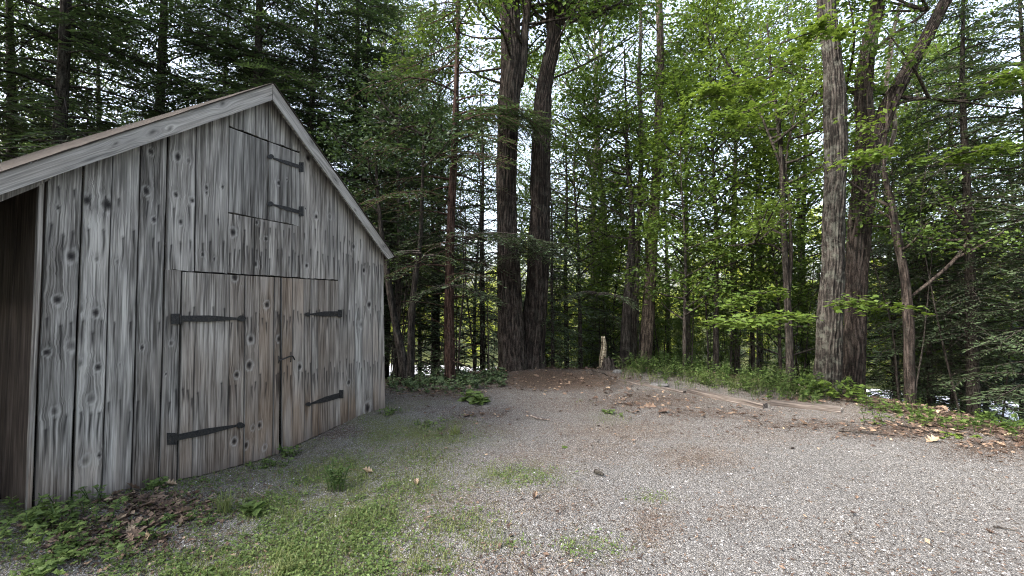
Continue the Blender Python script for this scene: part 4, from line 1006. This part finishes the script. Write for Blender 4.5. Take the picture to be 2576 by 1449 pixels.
fill.md = 1.6
fill(30, 14, 27, [BP[2]], 'understory_maple', 'low green maple in the undergrowth between the big oaks and the right-hand oaks', 'low maples under the wood', 1300, 2300, .45, .75)
fill(5, 14, 25, [HP[2]], 'understory_hemlock', 'low dark hemlock in the undergrowth below the taller trees', 'low hemlocks under the wood', 1290, 2640, .28, .55, lambda x, Y: x < 2200 or Y < 11)
fill.md = 3
fill(26, 17, 27, [FP[2]], 'forest_shrub', 'soft shrub tinted sunlit yellow-green between the trunks on the near side of the road', 'shrubs on the slope before the road', 1300, 2250, .20, .34)
fill(56, 33, 46, [FP[2], FP[0]], 'roadside_bush', 'bush tinted pale sunlit green on the far side of the road', 'bushes beyond the road', -100, 2700, .28, .50)
# thin bare saplings in the wood
sap = []
for k in range(3):
    mb = MB(); H = 6.5; t = np.linspace(0, 1, 14)
    P = np.stack([.5 * (vn(t * 3, t * 0, k + 7) - .5) * t * 2, .5 * (vn(t * 3, t * 0, k + 17) - .5) * t * 2, H * t - .2], -1); tube(mb, P, .026 * (1 - .85 * t), 6)
    for q in range(16):
        h = rng.uniform(.1, .95); p = P[int(h * 13)]; az = rng.uniform(0, 6.28); L = rng.uniform(.3, 1.1); d = np.array([math.cos(az), math.sin(az), rng.uniform(-.1, .8)])
        tube(mb, [p, p + d * L * .5 + rng.normal(0, .03, 3), p + d * L + [0, 0, -.04]], [.008, .005, .002], 3, cap=False)
    sap.append([mb.build('stem', M['bark'], me_only=True, smooth=True)])
def sapling(x, Y, sc, label, group):
    Xw = at(x, 760, Y)[0]; o = empty('bare_sapling', (Xw, Y, gz(Xw, Y)), label, 'sapling', group, rng.uniform(0, 6.28)); o.scale = (sc,) * 3
    o.rotation_euler[0] = rng.normal(0, .06); o.rotation_euler[1] = rng.normal(0, .06)
    c = bpy.data.objects.new('stem', sap[int(rng.integers(3))][0]); COL.objects.link(c); c.parent = o
for k in range(16): sapling(rng.uniform(975, 1250), rng.uniform(10.0, 15), rng.uniform(.55, 1.1), 'thin dark bare sapling in the thicket between shed and big oaks', 'bare saplings beside the shed')
for k in range(20): sapling(rng.uniform(1380, 2060), rng.uniform(12.0, 18), rng.uniform(.6, 1.2), 'thin dark bare sapling in the shade between the big oaks and the grey-barked oak', 'bare saplings in the middle of the wood')
for k in range(14): sapling(rng.uniform(2200, 2560), rng.uniform(8.6, 14), rng.uniform(.5, 1.0), 'thin dark bare sapling among the hemlocks at right', 'bare saplings at the right')

# near maple boughs with readable leaves
def bough(label, pts, Y, nleaf, size, spread, tint=.6, mat='maple', flat=.12, name='maple_bough', rad=(.014, .003)):
    P, _ = px_path([(x, y, 3) for x, y in pts], Y); O = P[0].copy(); o = empty(name, O, label, 'branch')
    mbw, mbl = MB(), MB(); S = spline(P, 12); t = np.linspace(0, 1, 12); tube(mbw, S, rad[0] + (rad[1] - rad[0]) * t, 5)
    for k in range(int(nleaf / 22)):
        tt = rng.uniform(.15, 1); b = np.array([np.interp(tt, t, S[:, q]) for q in range(3)]); az = rng.uniform(0, 6.28)
        l = spread * rng.uniform(.4, 1.1) * (1.2 - .6 * tt); d = np.array([math.cos(az), math.sin(az) * .8, rng.uniform(-.12, .08)])
        tube(mbw, [b, b + d * l * .5 + [0, 0, .02], b + d * l], [.005, .004, .002], 3, cap=False)
        m = 22; ts = rng.uniform(.25, 1.05, m); C = b + d * (l * ts)[:, None] + rng.normal(0, 1, (m, 3)) * [.1, .1, flat * .4]
        leaves(mbl, T_MAPLE, C, d + rng.normal(0, .7, (m, 3)) * [1, 1, .2] + [0, 0, -.18], np.array([0, 0, 1]) + rng.normal(0, .25, (m, 3)), size * rng.uniform(.6, 1.2, m), np.clip(tint + rng.normal(0, .15, m), 0, 1))
    mbw.build('stem', M['bark'], o, O, smooth=True); mbl.build('leaves', M[mat], o, O); return o
bough('flat spray of bright green maple leaves reaching left from the grey-barked oak at waist height', [(2060, 800), (1990, 795), (1900, 805), (1800, 815)], 7.4, 420, .115, .62, .75)
bough('second bright maple spray a little above, crossing the thin twin-stemmed maple', [(1990, 730), (1930, 735), (1870, 750), (1820, 770)], 8.4, 300, .11, .6, .55)
bough('maple spray hanging in front of the pair of right-hand oaks at chest height', [(2240, 760), (2200, 775), (2150, 750), (2110, 740)], 7.3, 200, .11, .5, .5)
bough('small flat maple spray in front of the forked oak halfway up', [(2260, 390), (2215, 385), (2170, 395), (2130, 405)], 6.6, 170, .10, .40, .55)
bough('maple spray crossing the top of the grey-barked oak', [(1960, 110), (2030, 85), (2080, 70), (2130, 70)], 6.8, 300, .10, .5, .55)
bough('broad maple spray at the top, left of the grey-barked oak', [(1990, 160), (1910, 190), (1830, 220), (1750, 255)], 7.4, 520, .11, .8, .6)
bough('long maple spray over the thin twin-stemmed maple', [(2010, 235), (1930, 260), (1850, 290), (1760, 320)], 8.6, 460, .11, .8, .5)
bough('maple spray high up between the forked oak and the right edge', [(2480, 210), (2520, 190), (2560, 180), (2620, 170)], 7.6, 260, .10, .5, .4)
bough('dim maple spray right of the forked oak under the long bare side branch', [(2330, 420), (2400, 390), (2470, 380), (2540, 370)], 8.0, 380, .11, .7, .35)
# hemlock boughs reaching in front of the big oaks
def hbough(label, x, y, Y, specs, group=None):
    P = at(x, y, Y); o = empty('hemlock_bough', P, label, 'branch', group); a, b = MB(), MB()
    for az, L, dr in specs: spray_branch(a, b, P + rng.normal(0, .03, 3), az, L, dr, 1.6, lsize=.07)
    a.build('stem', M['bark'], o, P, smooth=True); b.build('needles', M['hemlock'], o, P)
hbough('feathery hemlock bough fanning in front of the big oaks below mid-height', 1180, 600, 9.4, [(0, 2.0, .05), (.3, 1.8, .1), (-.35, 1.7, .12), (-.1, 1.4, .25), (math.pi, 1.3, .1), (2.8, 1.2, .2), (-.6, 1.2, .2)])
hbough('hemlock bough beside the right one of the big oaks, shoulder high', 1500, 740, 10.0, [(math.pi, .9, .3), (3.5, .8, .3), (2.6, .8, .25), (.1, .8, .3), (-.4, .8, .3), (1.4, .7, .3)])
hbough('hemlock bough overlapping the big oaks from above', 1330, 640, 9.8, [(math.pi, 1.0, .2), (0, 1.0, .25), (-.7, .9, .2), (-2.2, .9, .25), (2.7, .9, .3)])
hbough('green hemlock tip touching the end of the right roof slope', 1060, 640, 7.7, [(math.pi, .95, .1), (3.5, .8, .2), (2.7, .85, .05), (0, .6, .2)])
hbough('lacy pale hemlock bough left of the big oaks at knee height', 1130, 720, 9.1, [(0, 1.0, .3), (.4, .9, .4), (-.5, .9, .35), (math.pi, .8, .4), (3.6, .7, .4)])
hbough('dark hemlock bough reaching across both big oaks high up', 1160, 300, 9.9, [(0, 2.0, .15), (.25, 1.8, .1), (-.3, 1.9, .2), (-.15, 1.5, .05)])
# ------------------------------------------------------------------ ground scatter
rng = np.random.default_rng(99)
def scat(n, x0, x1, y0, y1, power=1.0):
    """points on the ground spread evenly over what the eye sees: more of them near the camera"""
    px = rng.uniform(x0, x1, n); py = y0 + (y1 - y0) * rng.random(n) ** power
    d = np.stack([(px - CX) / F, cp - sp * (CY - py) / F, sp + cp * (CY - py) / F], -1)
    t = -CAMZ / d[:, 2]; P = CAM + d * t[:, None]
    return P[:, 0], P[:, 1]
def inside_shed(x, y, m=0.02):
    u = x * D[0] + y * D[1]; t = (x * IN[0] + y * IN[1]) - DW
    return (t > -m) & (u < 5.55) & (u > -1)
def area(n, x0, x1, y0, y1):
    return rng.uniform(x0, x1, n), rng.uniform(y0, y1, n)
def keep(x, y, m):
    return x[m], y[m]
# stones
x, y = scat(42000, -150, 2750, 985, 1560); g, l, d = cover(x, y); m = (~inside_shed(x, y)) & (rng.random(len(x)) < (1 - .85 * l) * (1 - .55 * d) * (1 - .6 * g))
x, y = keep(x, y, m); n = len(x); mb = MB(); az = rng.uniform(0, 6.28, n)
leaves(mb, T_STONE, np.stack([x, y, gh(x, y) - .001], -1), np.stack([np.cos(az), np.sin(az), rng.normal(0, .2, n)], -1), np.array([0, 0, 1]) + rng.normal(0, .35, (n, 3)), rng.lognormal(-4.8, .45, n), np.clip(rng.beta(2.2, 2.2, n) + .05, 0, 1))
tag(mb.build('gravel', M['stone']), 'grey crushed stone gravel lying over the drive', 'gravel', kind='stuff')
# brown leaf litter
mb = MB()
for n, box_, sz in ((26000, (-150, 2700, 930, 1480), .5), (9000, (-100, 800, 1180, 1470), .6), (9000, (980, 2600, 930, 1130), .8)):
    x, y = scat(n, *box_); g, l, d = cover(x, y); pr = np.clip(l ** 1.4 * .9 + d * .10 + .004, 0, 1); m = (~inside_shed(x, y)) & (rng.random(n) < pr); x, y = keep(x, y, m); k = len(x); az = rng.uniform(0, 6.28, k)
    s_ = rng.lognormal(-3.2, .42, k) * (sz + .35) * np.where(l[m] > .4, 1, .6); big = s_ > .06
    for mm, tp in ((big, T_OAK), (~big, T_OVAL)):
        q = mm.sum(); leaves(mb, tp, np.stack([x[mm], y[mm], gh(x[mm], y[mm]) + rng.uniform(.004, .022, q)], -1), np.stack([np.cos(az[mm]), np.sin(az[mm]), rng.normal(0, .25, q)], -1), np.array([0, 0, 1]) + rng.normal(0, .38, (q, 3)), s_[mm] * 1.25, np.clip(rng.beta(1.6, 2.3, q) + .03, 0, 1))
x, y = scat(60000, -150, 2700, 940, 1480); g, l, d = cover(x, y); k = len(x); m = (~inside_shed(x, y)) & (rng.random(k) < np.clip(.10 + .9 * d * fbm(x * 1.7, y * 1.7, 3, 55), 0, 1)); x, y = keep(x, y, m); k = len(x); az = rng.uniform(0, 6.28, k)
leaves(mb, T_NEEDLE, np.stack([x, y, gh(x, y) + rng.uniform(.004, .012, k)], -1), np.stack([np.cos(az), np.sin(az), rng.normal(0, .15, k)], -1), np.array([0, 0, 1]) + rng.normal(0, .35, (k, 3)), rng.uniform(.012, .045, k), np.clip(rng.beta(1.4, 3.5, k), 0, 1))
x, y = area(30000, -12, 14, 5, 26); s = poly_sd(x, y, CLEAR); m = (s > -.4) & (~inside_shed(x, y)); x, y = keep(x, y, m); k = len(x); az = rng.uniform(0, 6.28, k)
leaves(mb, T_OVAL, np.stack([x, y, gh(x, y) + .012], -1), np.stack([np.cos(az), np.sin(az), rng.normal(0, .3, k)], -1), np.array([0, 0, 1]) + rng.normal(0, .4, (k, 3)), rng.uniform(.05, .12, k), np.clip(rng.beta(1.5, 3, k), 0, 1))
tag(mb.build('leaf_litter', M['litter']), 'brown dead leaves strewn over the drive edge and forest floor', 'leaf litter', kind='stuff')
# low green cover: clover-like leaves and short blades
def blades(mb, x, y, h, tint, wid=.006):
    n = len(x); az = rng.uniform(0, 6.28, n); z = gh(x, y); ln = rng.uniform(.15, .9, n)
    dx, dy = np.cos(az) * h * ln, np.sin(az) * h * ln; sx, sy = -np.sin(az) * wid / 2, np.cos(az) * wid / 2
    b = np.stack([x, y, z - .003], -1); mid = b + np.stack([dx * .4, dy * .4, h * .7], -1); tip = b + np.stack([dx, dy, h * (1 - .35 * ln)], -1); s_ = np.stack([sx, sy, 0 * sx], -1)
    V = np.stack([b - s_, b + s_, mid + s_ * .8, mid - s_ * .8, tip], 1); k = np.arange(n)[:, None] * 5
    n0 = mb.n; mb.add(V.reshape(-1, 3), k + np.array([[0, 1, 2, 3]]), tint=np.repeat(tint, 5)); mb.Fs.append(k + np.array([[3, 2, 4]]) + n0)
mb = MB()
for n, bx in ((120000, (-200, 1900, 985, 1560)), (50000, (-200, 1000, 1200, 1540))):
    x, y = scat(n, *bx); g, l, d = cover(x, y); nz = fbm(x * 3, y * 3, 3, 121)
    m = (~inside_shed(x, y)) & (rng.random(n) < np.clip((g - .1) * 1.1, 0, 1) * sstep(.45 - .06 * (y > 3), .60, .6 * nz + .4 * fbm(x * 9, y * 9, 2, 9) + .1 * g)); x, y = keep(x, y, m); k = len(x); az = rng.uniform(0, 6.28, k); gg = nz[m]
    leaves(mb, T_OVAL, np.stack([x, y, gh(x, y) + rng.uniform(.004, .035, k) * (.4 + gg)], -1), np.stack([np.cos(az), np.sin(az), rng.normal(0, .3, k)], -1), np.array([0, 0, 1]) + rng.normal(0, .4, (k, 3)), rng.uniform(.012, .032, k), np.clip(rng.normal(.55, .2, k), 0, 1))
tag(mb.build('ground_cover', M['weed']), 'low green clover and moss patches in front of the shed', 'ground cover', kind='stuff')
mb = MB()
x, y = scat(130000, -200, 1750, 985, 1560); g, l, d = cover(x, y); nz = fbm(x * 2.2, y * 2.2, 3, 131); m = (~inside_shed(x, y)) & (rng.random(len(x)) < np.clip((g - .1) * .8, 0, 1) * sstep(.46 - .05 * (y > 3), .62, .6 * nz + .4 * fbm(x * 8, y * 8, 2, 19) + .08 * g)); x, y = keep(x, y, m)
blades(mb, x, y, rng.uniform(.015, .07, len(x)) * (.5 + g[m]), np.clip(rng.normal(.55, .2, len(x)), 0, 1), .005)
tag(mb.build('grass', M['grass']), 'sparse short grass growing in the gravel before the shed', 'grass', kind='stuff')

# leafy undergrowth on the bank: stems with paired leaves
def weed_mesh(mbw, mbl, P0, h, nl, ls, tmpl=T_OVAL, tint=.5, lean=.25):
    a = rng.uniform(0, 6.28); t = np.linspace(0, 1, 5)[:, None]; Q = P0 + np.array([math.cos(a) * lean * h, math.sin(a) * lean * h, 0]) * t ** 1.6 + np.array([0, 0, h]) * t
    tube(mbw, Q, .0035 + .002 * h, 3, cap=False)
    m = nl; ts = rng.uniform(.2, 1.0, m); C = P0 + np.array([math.cos(a) * lean * h, math.sin(a) * lean * h, 0]) * ts[:, None] ** 1.6 + np.array([0, 0, h]) * ts[:, None]; az = rng.uniform(0, 6.28, m)
    Fw = np.stack([np.cos(az), np.sin(az), rng.uniform(-.35, .45, m)], -1)
    leaves(mbl, tmpl, C + Fw * .01, Fw, np.array([0, 0, 1]) + rng.normal(0, .3, (m, 3)), ls * rng.uniform(.6, 1.25, m), np.clip(tint + rng.normal(0, .17, m), 0, 1))
def thicket(name, label, n, px0, px1, py0, py1, h0, h1, ls, nl, mat, tint, tmpl=T_OVAL, cat='undergrowth', dY=0):
    a, b = MB(), MB()
    for _ in range(n):
        f = rng.random(); x_ = px0 + (px1 - px0) * f; yb = py0 + (py1 - py0) * f + rng.normal(0, 9)
        P = ground_pt(x_, max(yb, 880)); P[1] += rng.uniform(0, 1.0) + dY; P[0] = at(x_, 760, P[1])[0]; P[2] = gz(P[0], P[1]) - .01
        weed_mesh(b, b, P, rng.uniform(h0, h1), nl, ls, tmpl, tint + rng.normal(0, .1))
    return tag(b.build(name, M[mat]), label, cat, kind='stuff')
thicket('undergrowth', 'dense green weeds and goldenrod on the bank behind the timber edging', 360, 1590, 2060, 945, 1010, .06, .50, .065, 15, 'weed', .40)
thicket('undergrowth', 'dark low plants in the shade beside the shed corner', 230, 975, 1270, 985, 965, .05, .20, .085, 11, 'hemlock', .75)
thicket('undergrowth', 'shaded green seedlings along the crest at the right', 110, 2150, 2600, 1055, 1110, .05, .22, .065, 10, 'broad', .45)
thicket('grass', 'long yellow-green grass among the weeds on the bank', 240, 1560, 2060, 955, 1020, .10, .32, .09, 9, 'grass', .5, (np.array([(0, .03, 0), (0, -.03, 0), (1.6, 0, .6)]), np.array([(0, 1, 2)])), 'grass')

def plant(name, label, px, py, h, ns, nl, ls, mat='weed', tint=.5, tmpl=T_OVAL, spread=.08, cat='plant', group=None, lean=.35):
    P = ground_pt(px, py); P = hit(px, py); P[2] = gz(P[0], P[1]); o = empty(name, P, label, cat, group); a, b = MB(), MB()
    for _ in range(ns):
        weed_mesh(a, b, P + np.append(rng.normal(0, spread, 2), -.005), h * rng.uniform(.6, 1.1), nl, ls, tmpl, tint, lean)
    a.build('stem', M['weed'] if mat != 'hemlock' else M['hemlock'], o, P); b.build('leaves', M[mat], o, P); return o
plant('weed_plant', 'feathery dark green weed standing alone in the grass before the doors', 845, 1235, .24, 13, 26, .032, 'weed', .25, spread=.045)
plant('broadleaf_weed', 'bright green hosta-like clump at the gravel edge left of the leaf pile', 1205, 1010, .12, 11, 7, .17, 'weed', .65, spread=.16, lean=.9)
plant('broadleaf_weed', 'bright seedling cluster in the leaf litter in the middle of the far drive', 1530, 1040, .06, 5, 7, .08, 'weed', .7, spread=.10, lean=.8)
plant('broadleaf_weed', 'low ragged green clump at the far edge of the gravel, right of the leaf pile', 1080, 1075, .05, 9, 9, .05, 'weed', .6, spread=.16)
plant('maple_seedling', 'bright yellow-green seedling patch beyond the drive near the right edge', 2420, 1103, .04, 7, 8, .06, 'maple', .95, T_MAPLE, .10)
plant('broadleaf_weed', 'green weed leaning on the foot of the doors under the latch', 735, 1148, .12, 7, 9, .06, 'weed', .7, spread=.06)
plant('broadleaf_weed', 'row of small green weeds along the left door foot', 660, 1178, .07, 12, 9, .045, 'weed', .65, spread=.12)
plant('broadleaf_weed', 'clump of light green jagged leaves in the bottom left corner by the set-back wall', 40, 1330, 0.12, 24, 11, .045, 'weed', .9, T_MAPLE, .24)
plant('broadleaf_weed', 'light green jagged weeds at the shed foot right of the corner board', 150, 1320, .11, 16, 10, .045, 'weed', .8, T_MAPLE, .14)
plant('broadleaf_weed', 'taller weed sprout against the shed foot near the left corner', 225, 1268, .12, 6, 8, .045, 'weed', .65, T_MAPLE, .05)
plant('broadleaf_weed', 'two weed sprouts at the foot of the fourth wall board', 395, 1228, .10, 5, 7, .05, 'weed', .65, T_MAPLE, .05)
plant('broadleaf_weed', 'weeds at the bottom edge left of the picture on the leaf-strewn ground', 130, 1430, .10, 20, 10, .05, 'weed', .6, T_MAPLE, .16)
plant('broadleaf_weed', 'small weed cluster between the dead leaves and the lawn at bottom left', 360, 1350, .08, 14, 9, .045, 'weed', .55, T_OVAL, .14)
plant('broadleaf_weed', 'green rosette in the lawn below the grass tuft', 650, 1285, .05, 5, 8, .10, 'weed', .45, T_OVAL, .03, lean=.9)
plant('broadleaf_weed', 'small weed at the right corner of the shed foot', 985, 1040, .10, 10, 9, .05, 'weed', .65, T_OVAL, .10)
plant('broadleaf_weed', 'young leafy plant at the foot of the right-hand oaks', 2060, 1000, .32, 12, 14, .10, 'maple', .5, T_MAPLE, .16)
plant('broadleaf_weed', 'low bushy seedlings right of the forked oak foot', 2150, 1005, .34, 16, 13, .10, 'broad', .75, T_OVAL, .22)
plant('broadleaf_weed', 'leafy shrub at the left end of the weedy bank beside the small stump', 1590, 935, .40, 14, 16, .10, 'weed', .55, T_OVAL, .18)
plant('broadleaf_weed', 'taller leafy sprigs in the weedy bank below the maple spray', 1870, 945, .5, 9, 16, .09, 'weed', .5, T_OVAL, .25)
def tuft(label, px, py, h, n, tint=.5):
    P = hit(px, py); o_ = tag(None or bpy.data.objects.new('x', None), None); bpy.data.objects.remove(o_)
    mb = MB(); x = P[0] + rng.normal(0, .035, n); y = P[1] + rng.normal(0, .035, n); blades(mb, x, y, rng.uniform(.4, 1, n) * h, np.clip(rng.normal(tint, .15, n), 0, 1), .007)
    O = (P[0], P[1], gz(P[0], P[1])); ob = mb.build('grass_tuft', M['grass'], None, O); ob.location = O; tag(ob, label, 'grass tuft')
tuft('tall grass tuft standing between the left door and the dead leaves', 570, 1290, .22, 60)
tuft('short grass tuft on the gravel right of the shed corner', 1145, 1092, .14, 60, .65)
tuft('grass tuft at the bottom edge in the lawn', 720, 1440, .10, 80, .6)

# fallen leaves one can point at
def fallen(label, px, py, size, tint, mat='litter', tmpl=T_OAK, curl=0.):
    P = hit(px, py); P[2] = gz(P[0], P[1]) + .012; mb = MB(); az = rng.uniform(0, 6.28)
    V, Fc = tmpl; V = V.copy(); V[:, 2] *= 1.6 + curl; V[:, 0] -= .5
    fine = (V, Fc); leaves(mb, fine, np.array([[0, 0, 0.]]), np.array([[math.cos(az), math.sin(az), .12]]), np.array([[.1, -.25, 1.]]), size, tint)
    x0, x1 = V[:, 0].min(), V[:, 0].max(); tube(mb, np.array([[math.cos(az) * -.5 * size, math.sin(az) * -.5 * size, 0], [math.cos(az) * -.85 * size, math.sin(az) * -.85 * size, .004]]), [.0022, .0015], 4)
    ob = mb.build('fallen_leaf', M[mat]); ob.location = P; ob.scale = (.75,) * 3; tag(ob, label, 'leaf')
fallen('pale tan curled oak leaf on the grass right of the feathery weed', 925, 1192, .15, 1.0, curl=1)
fallen('tan star-shaped oak leaf on the mossy gravel near the middle', 1047, 1220, .12, .9, curl=.8)
fallen('rusty orange oak leaf on the gravel in the lower middle', 1345, 1252, .12, .72, curl=1)
fallen('small tan leaf beside a weed in the lower left part of the gravel', 888, 1325, .10, .85)
fallen('fresh green leaf lying on the gravel in the middle of the drive', 1420, 1128, .14, .5, 'broad', T_MAPLE)
fallen('pale leaf fragment at the bottom of the drive', 1435, 1420, .07, .98)
fallen('dark brown leaf lying on the right part of the gravel', 1435 + 720, 1258, .07, .6)
fallen('large tan leaf at the edge of the drive near the right edge', 2345, 1112, .26, .9)
fallen('brown curled leaf on the gravel, at the right edge low down', 2490, 1345, .09, .3)
fallen('tan leaf on dead leaves below the left-hand shed boards', 430, 1222, .14, .95, curl=.8)
fallen('white dry leaf scrap between shed and drive', 1223, 1148, .06, 1.0)
# sticks
def stick(label, pts, r, mat='bark'):
    P = [hit(x, y) for x, y in pts]; P = np.array([[p[0], p[1], gz(p[0], p[1]) + r * 1.1 + .004] for p in P]); O = P[0].copy(); mb = MB(); S = spline(P, 10); S[:, 2] += rng.uniform(0, .006, 10)
    tube(mb, S, r * (1 - np.linspace(0, .5, 10)), 7, disp=lambda th, L, rr: .25 * rr * (vn(th * 2, L * 30, 5) - .5)); ob = mb.build('stick', M[mat], None, tuple(O)); ob.location = O; tag(ob, label, 'stick')
stick('pale peeled stick lying in the middle of the drive', [(1335, 1050), (1355, 1057), (1385, 1061)], .014, 'deadwood')
stick('short dark chunk of bark on the gravel near the middle', [(1497, 1195), (1508, 1199), (1518, 1204)], .022, 'bark')
stick('thin dark twig lying at the right side of the drive edge', [(2110, 1087), (2180, 1093), (2250, 1100)], .012)
stick('thin twig low on the right side of the gravel', [(2500, 1330), (2530, 1335), (2560, 1345)], .006)
stick('long thin twig across the leaf-strewn ground at the right', [(2220, 1065), (2310, 1083), (2390, 1098)], .012)
stick('pale dry grass stalk lying across the lawn by the grass tuft', [(640, 1240), (690, 1263), (745, 1290)], .003, 'deadwood')
stick('fallen branch sticking out of the leaf pile by the small stump', [(1440, 925), (1490, 935), (1530, 950)], .02)
# timbers edging the drive
def timber(label, a, b, wd=.13, ht=.09, z=0.0):
    A = ground_pt(*a); B = ground_pt(*b); A[2] = gz(A[0], A[1]); B[2] = gz(B[0], B[1]); L = np.linalg.norm(B - A); e = unit(B - A); s_ = unit(np.cross(ZUP, e)); up_ = np.cross(e, s_)
    n = max(6, int(L / .06)); mb = MB(); prof = [(-1, -1), (-1, .7), (-.8, 1), (.8, 1), (1, .7), (1, -1)]; k = len(prof); t = np.linspace(0, 1, n)
    V = np.array([[A + e * L * tt + s_ * p * wd / 2 * (1 + .12 * (vn(np.array([tt * L * 6]), np.array([p * 3.]), 3)[0] - .5)) + up_ * (q * ht / 2 + ht * .34 + z + .012 * (vn(np.array([tt * L * 5]), np.array([p * 3.]), 8)[0] - .5)) for p, q in prof] for tt in t])
    i = np.arange(n - 1)[:, None]; j = np.arange(k)[None]; jn = (j + 1) % k; Q = np.stack([i * k + j, i * k + jn, (i + 1) * k + jn, (i + 1) * k + j], -1).reshape(-1, 4)
    nn = fbm(np.repeat(t, k) * L * 2, np.tile(np.arange(k), n) * 2., 3, 17)
    uv = np.stack([np.tile(np.arange(k) * .06, n), np.repeat(t * L, k)], -1); mb.add(V.reshape(-1, 3), Q[:, ::-1], uv, dark=np.clip((nn - .3) * 1.5 + .12, .05, .7), warm=.4, light=.0, tone=.2)
    mb.Fs.append(np.array([[q for q in range(k)]])); mb.Fs.append(np.array([[(n - 1) * k + q for q in range(k)][::-1]]))
    C = .5 * (A + B); ob = mb.build('edging_timber', M['wood'], None, tuple(C)); ob.location = C; tag(ob, label, 'timber')
timber('far weathered edging timber half buried in dead leaves, left of the others', (1560, 962), (1722, 988), .12, .06, -.015)
timber('middle weathered edging timber along the weedy bank', (1733, 987), (1925, 1027), .13, .09)
timber('nearest weathered edging timber in front of the right-hand oaks', (1938, 1020), (2112, 1036), .15, .10)
# rocks
def rock(label, px, py, Y, w_, h_, seed):
    c = ground_pt(px, py); O = np.array([c[0], c[1], gz(c[0], c[1])]); nu, nv_ = 20, 12; th = np.linspace(0, 2 * math.pi, nu, endpoint=False); ph = np.linspace(0, math.pi, nv_)
    Th, Ph = np.meshgrid(th, ph); r = 1 + .35 * (vn(Th * 1.3 + seed, Ph * 2, seed) - .5) + .15 * (vn(Th * 4, Ph * 5, seed + 1) - .5); r[:, -1] = r[:, 0]
    V = np.stack([r * np.sin(Ph) * np.cos(Th) * w_ / 2, r * np.sin(Ph) * np.sin(Th) * w_ * .35, np.clip(r * np.cos(Ph), -.5, .75) * h_], -1) + O
    i = np.arange(nv_ - 1)[:, None]; j = np.arange(nu)[None]; jn = (j + 1) % nu; mb = MB(); mb.add(V.reshape(-1, 3), np.stack([i * nu + j, (i + 1) * nu + j, (i + 1) * nu + jn, i * nu + jn], -1).reshape(-1, 4))
    ob = mb.build('rock', M['rock'], None, tuple(O)); ob.location = O; tag(ob, label, 'rock')
rock('flat pale grey rock lying at the foot of the weedy bank', 1658, 974, 0, .42, .10, 3)
rock('small grey rock beside the rotten stump', 1553, 948, 0, .22, .09, 8)

# unseen trees of the wood, added beside and behind the viewpoint to shade the drive
for k, (X_, Y_, pr, s_) in enumerate([(-9, -9, HP[3], 1.1), (-3.5, -12, BP[3], 1.1), (3, -13, HP[1], 1.2), (9, -10, BP[0], 1.1), (13.5, -4, HP[1], 1.1), (13, 2, BP[3], 1.0), (-13.5, -4, BP[0], 1.1), (-14, 2, HP[1], 1.1), (12, 6.5, HP[3], 1.0), (-14, 7, HP[3], 1.2), (0, -17, BP[0], 1.3), (-8, -15, BP[3], 1.2), (9, -16, HP[3], 1.3), (16, -9, BP[3], 1.2)]):
    place(pr, 0, Y_, 'tall unseen tree added behind or beside the viewpoint to shade the drive', 'forest_tree', sc=s_, group='unseen trees added to shade the drive', X=X_)
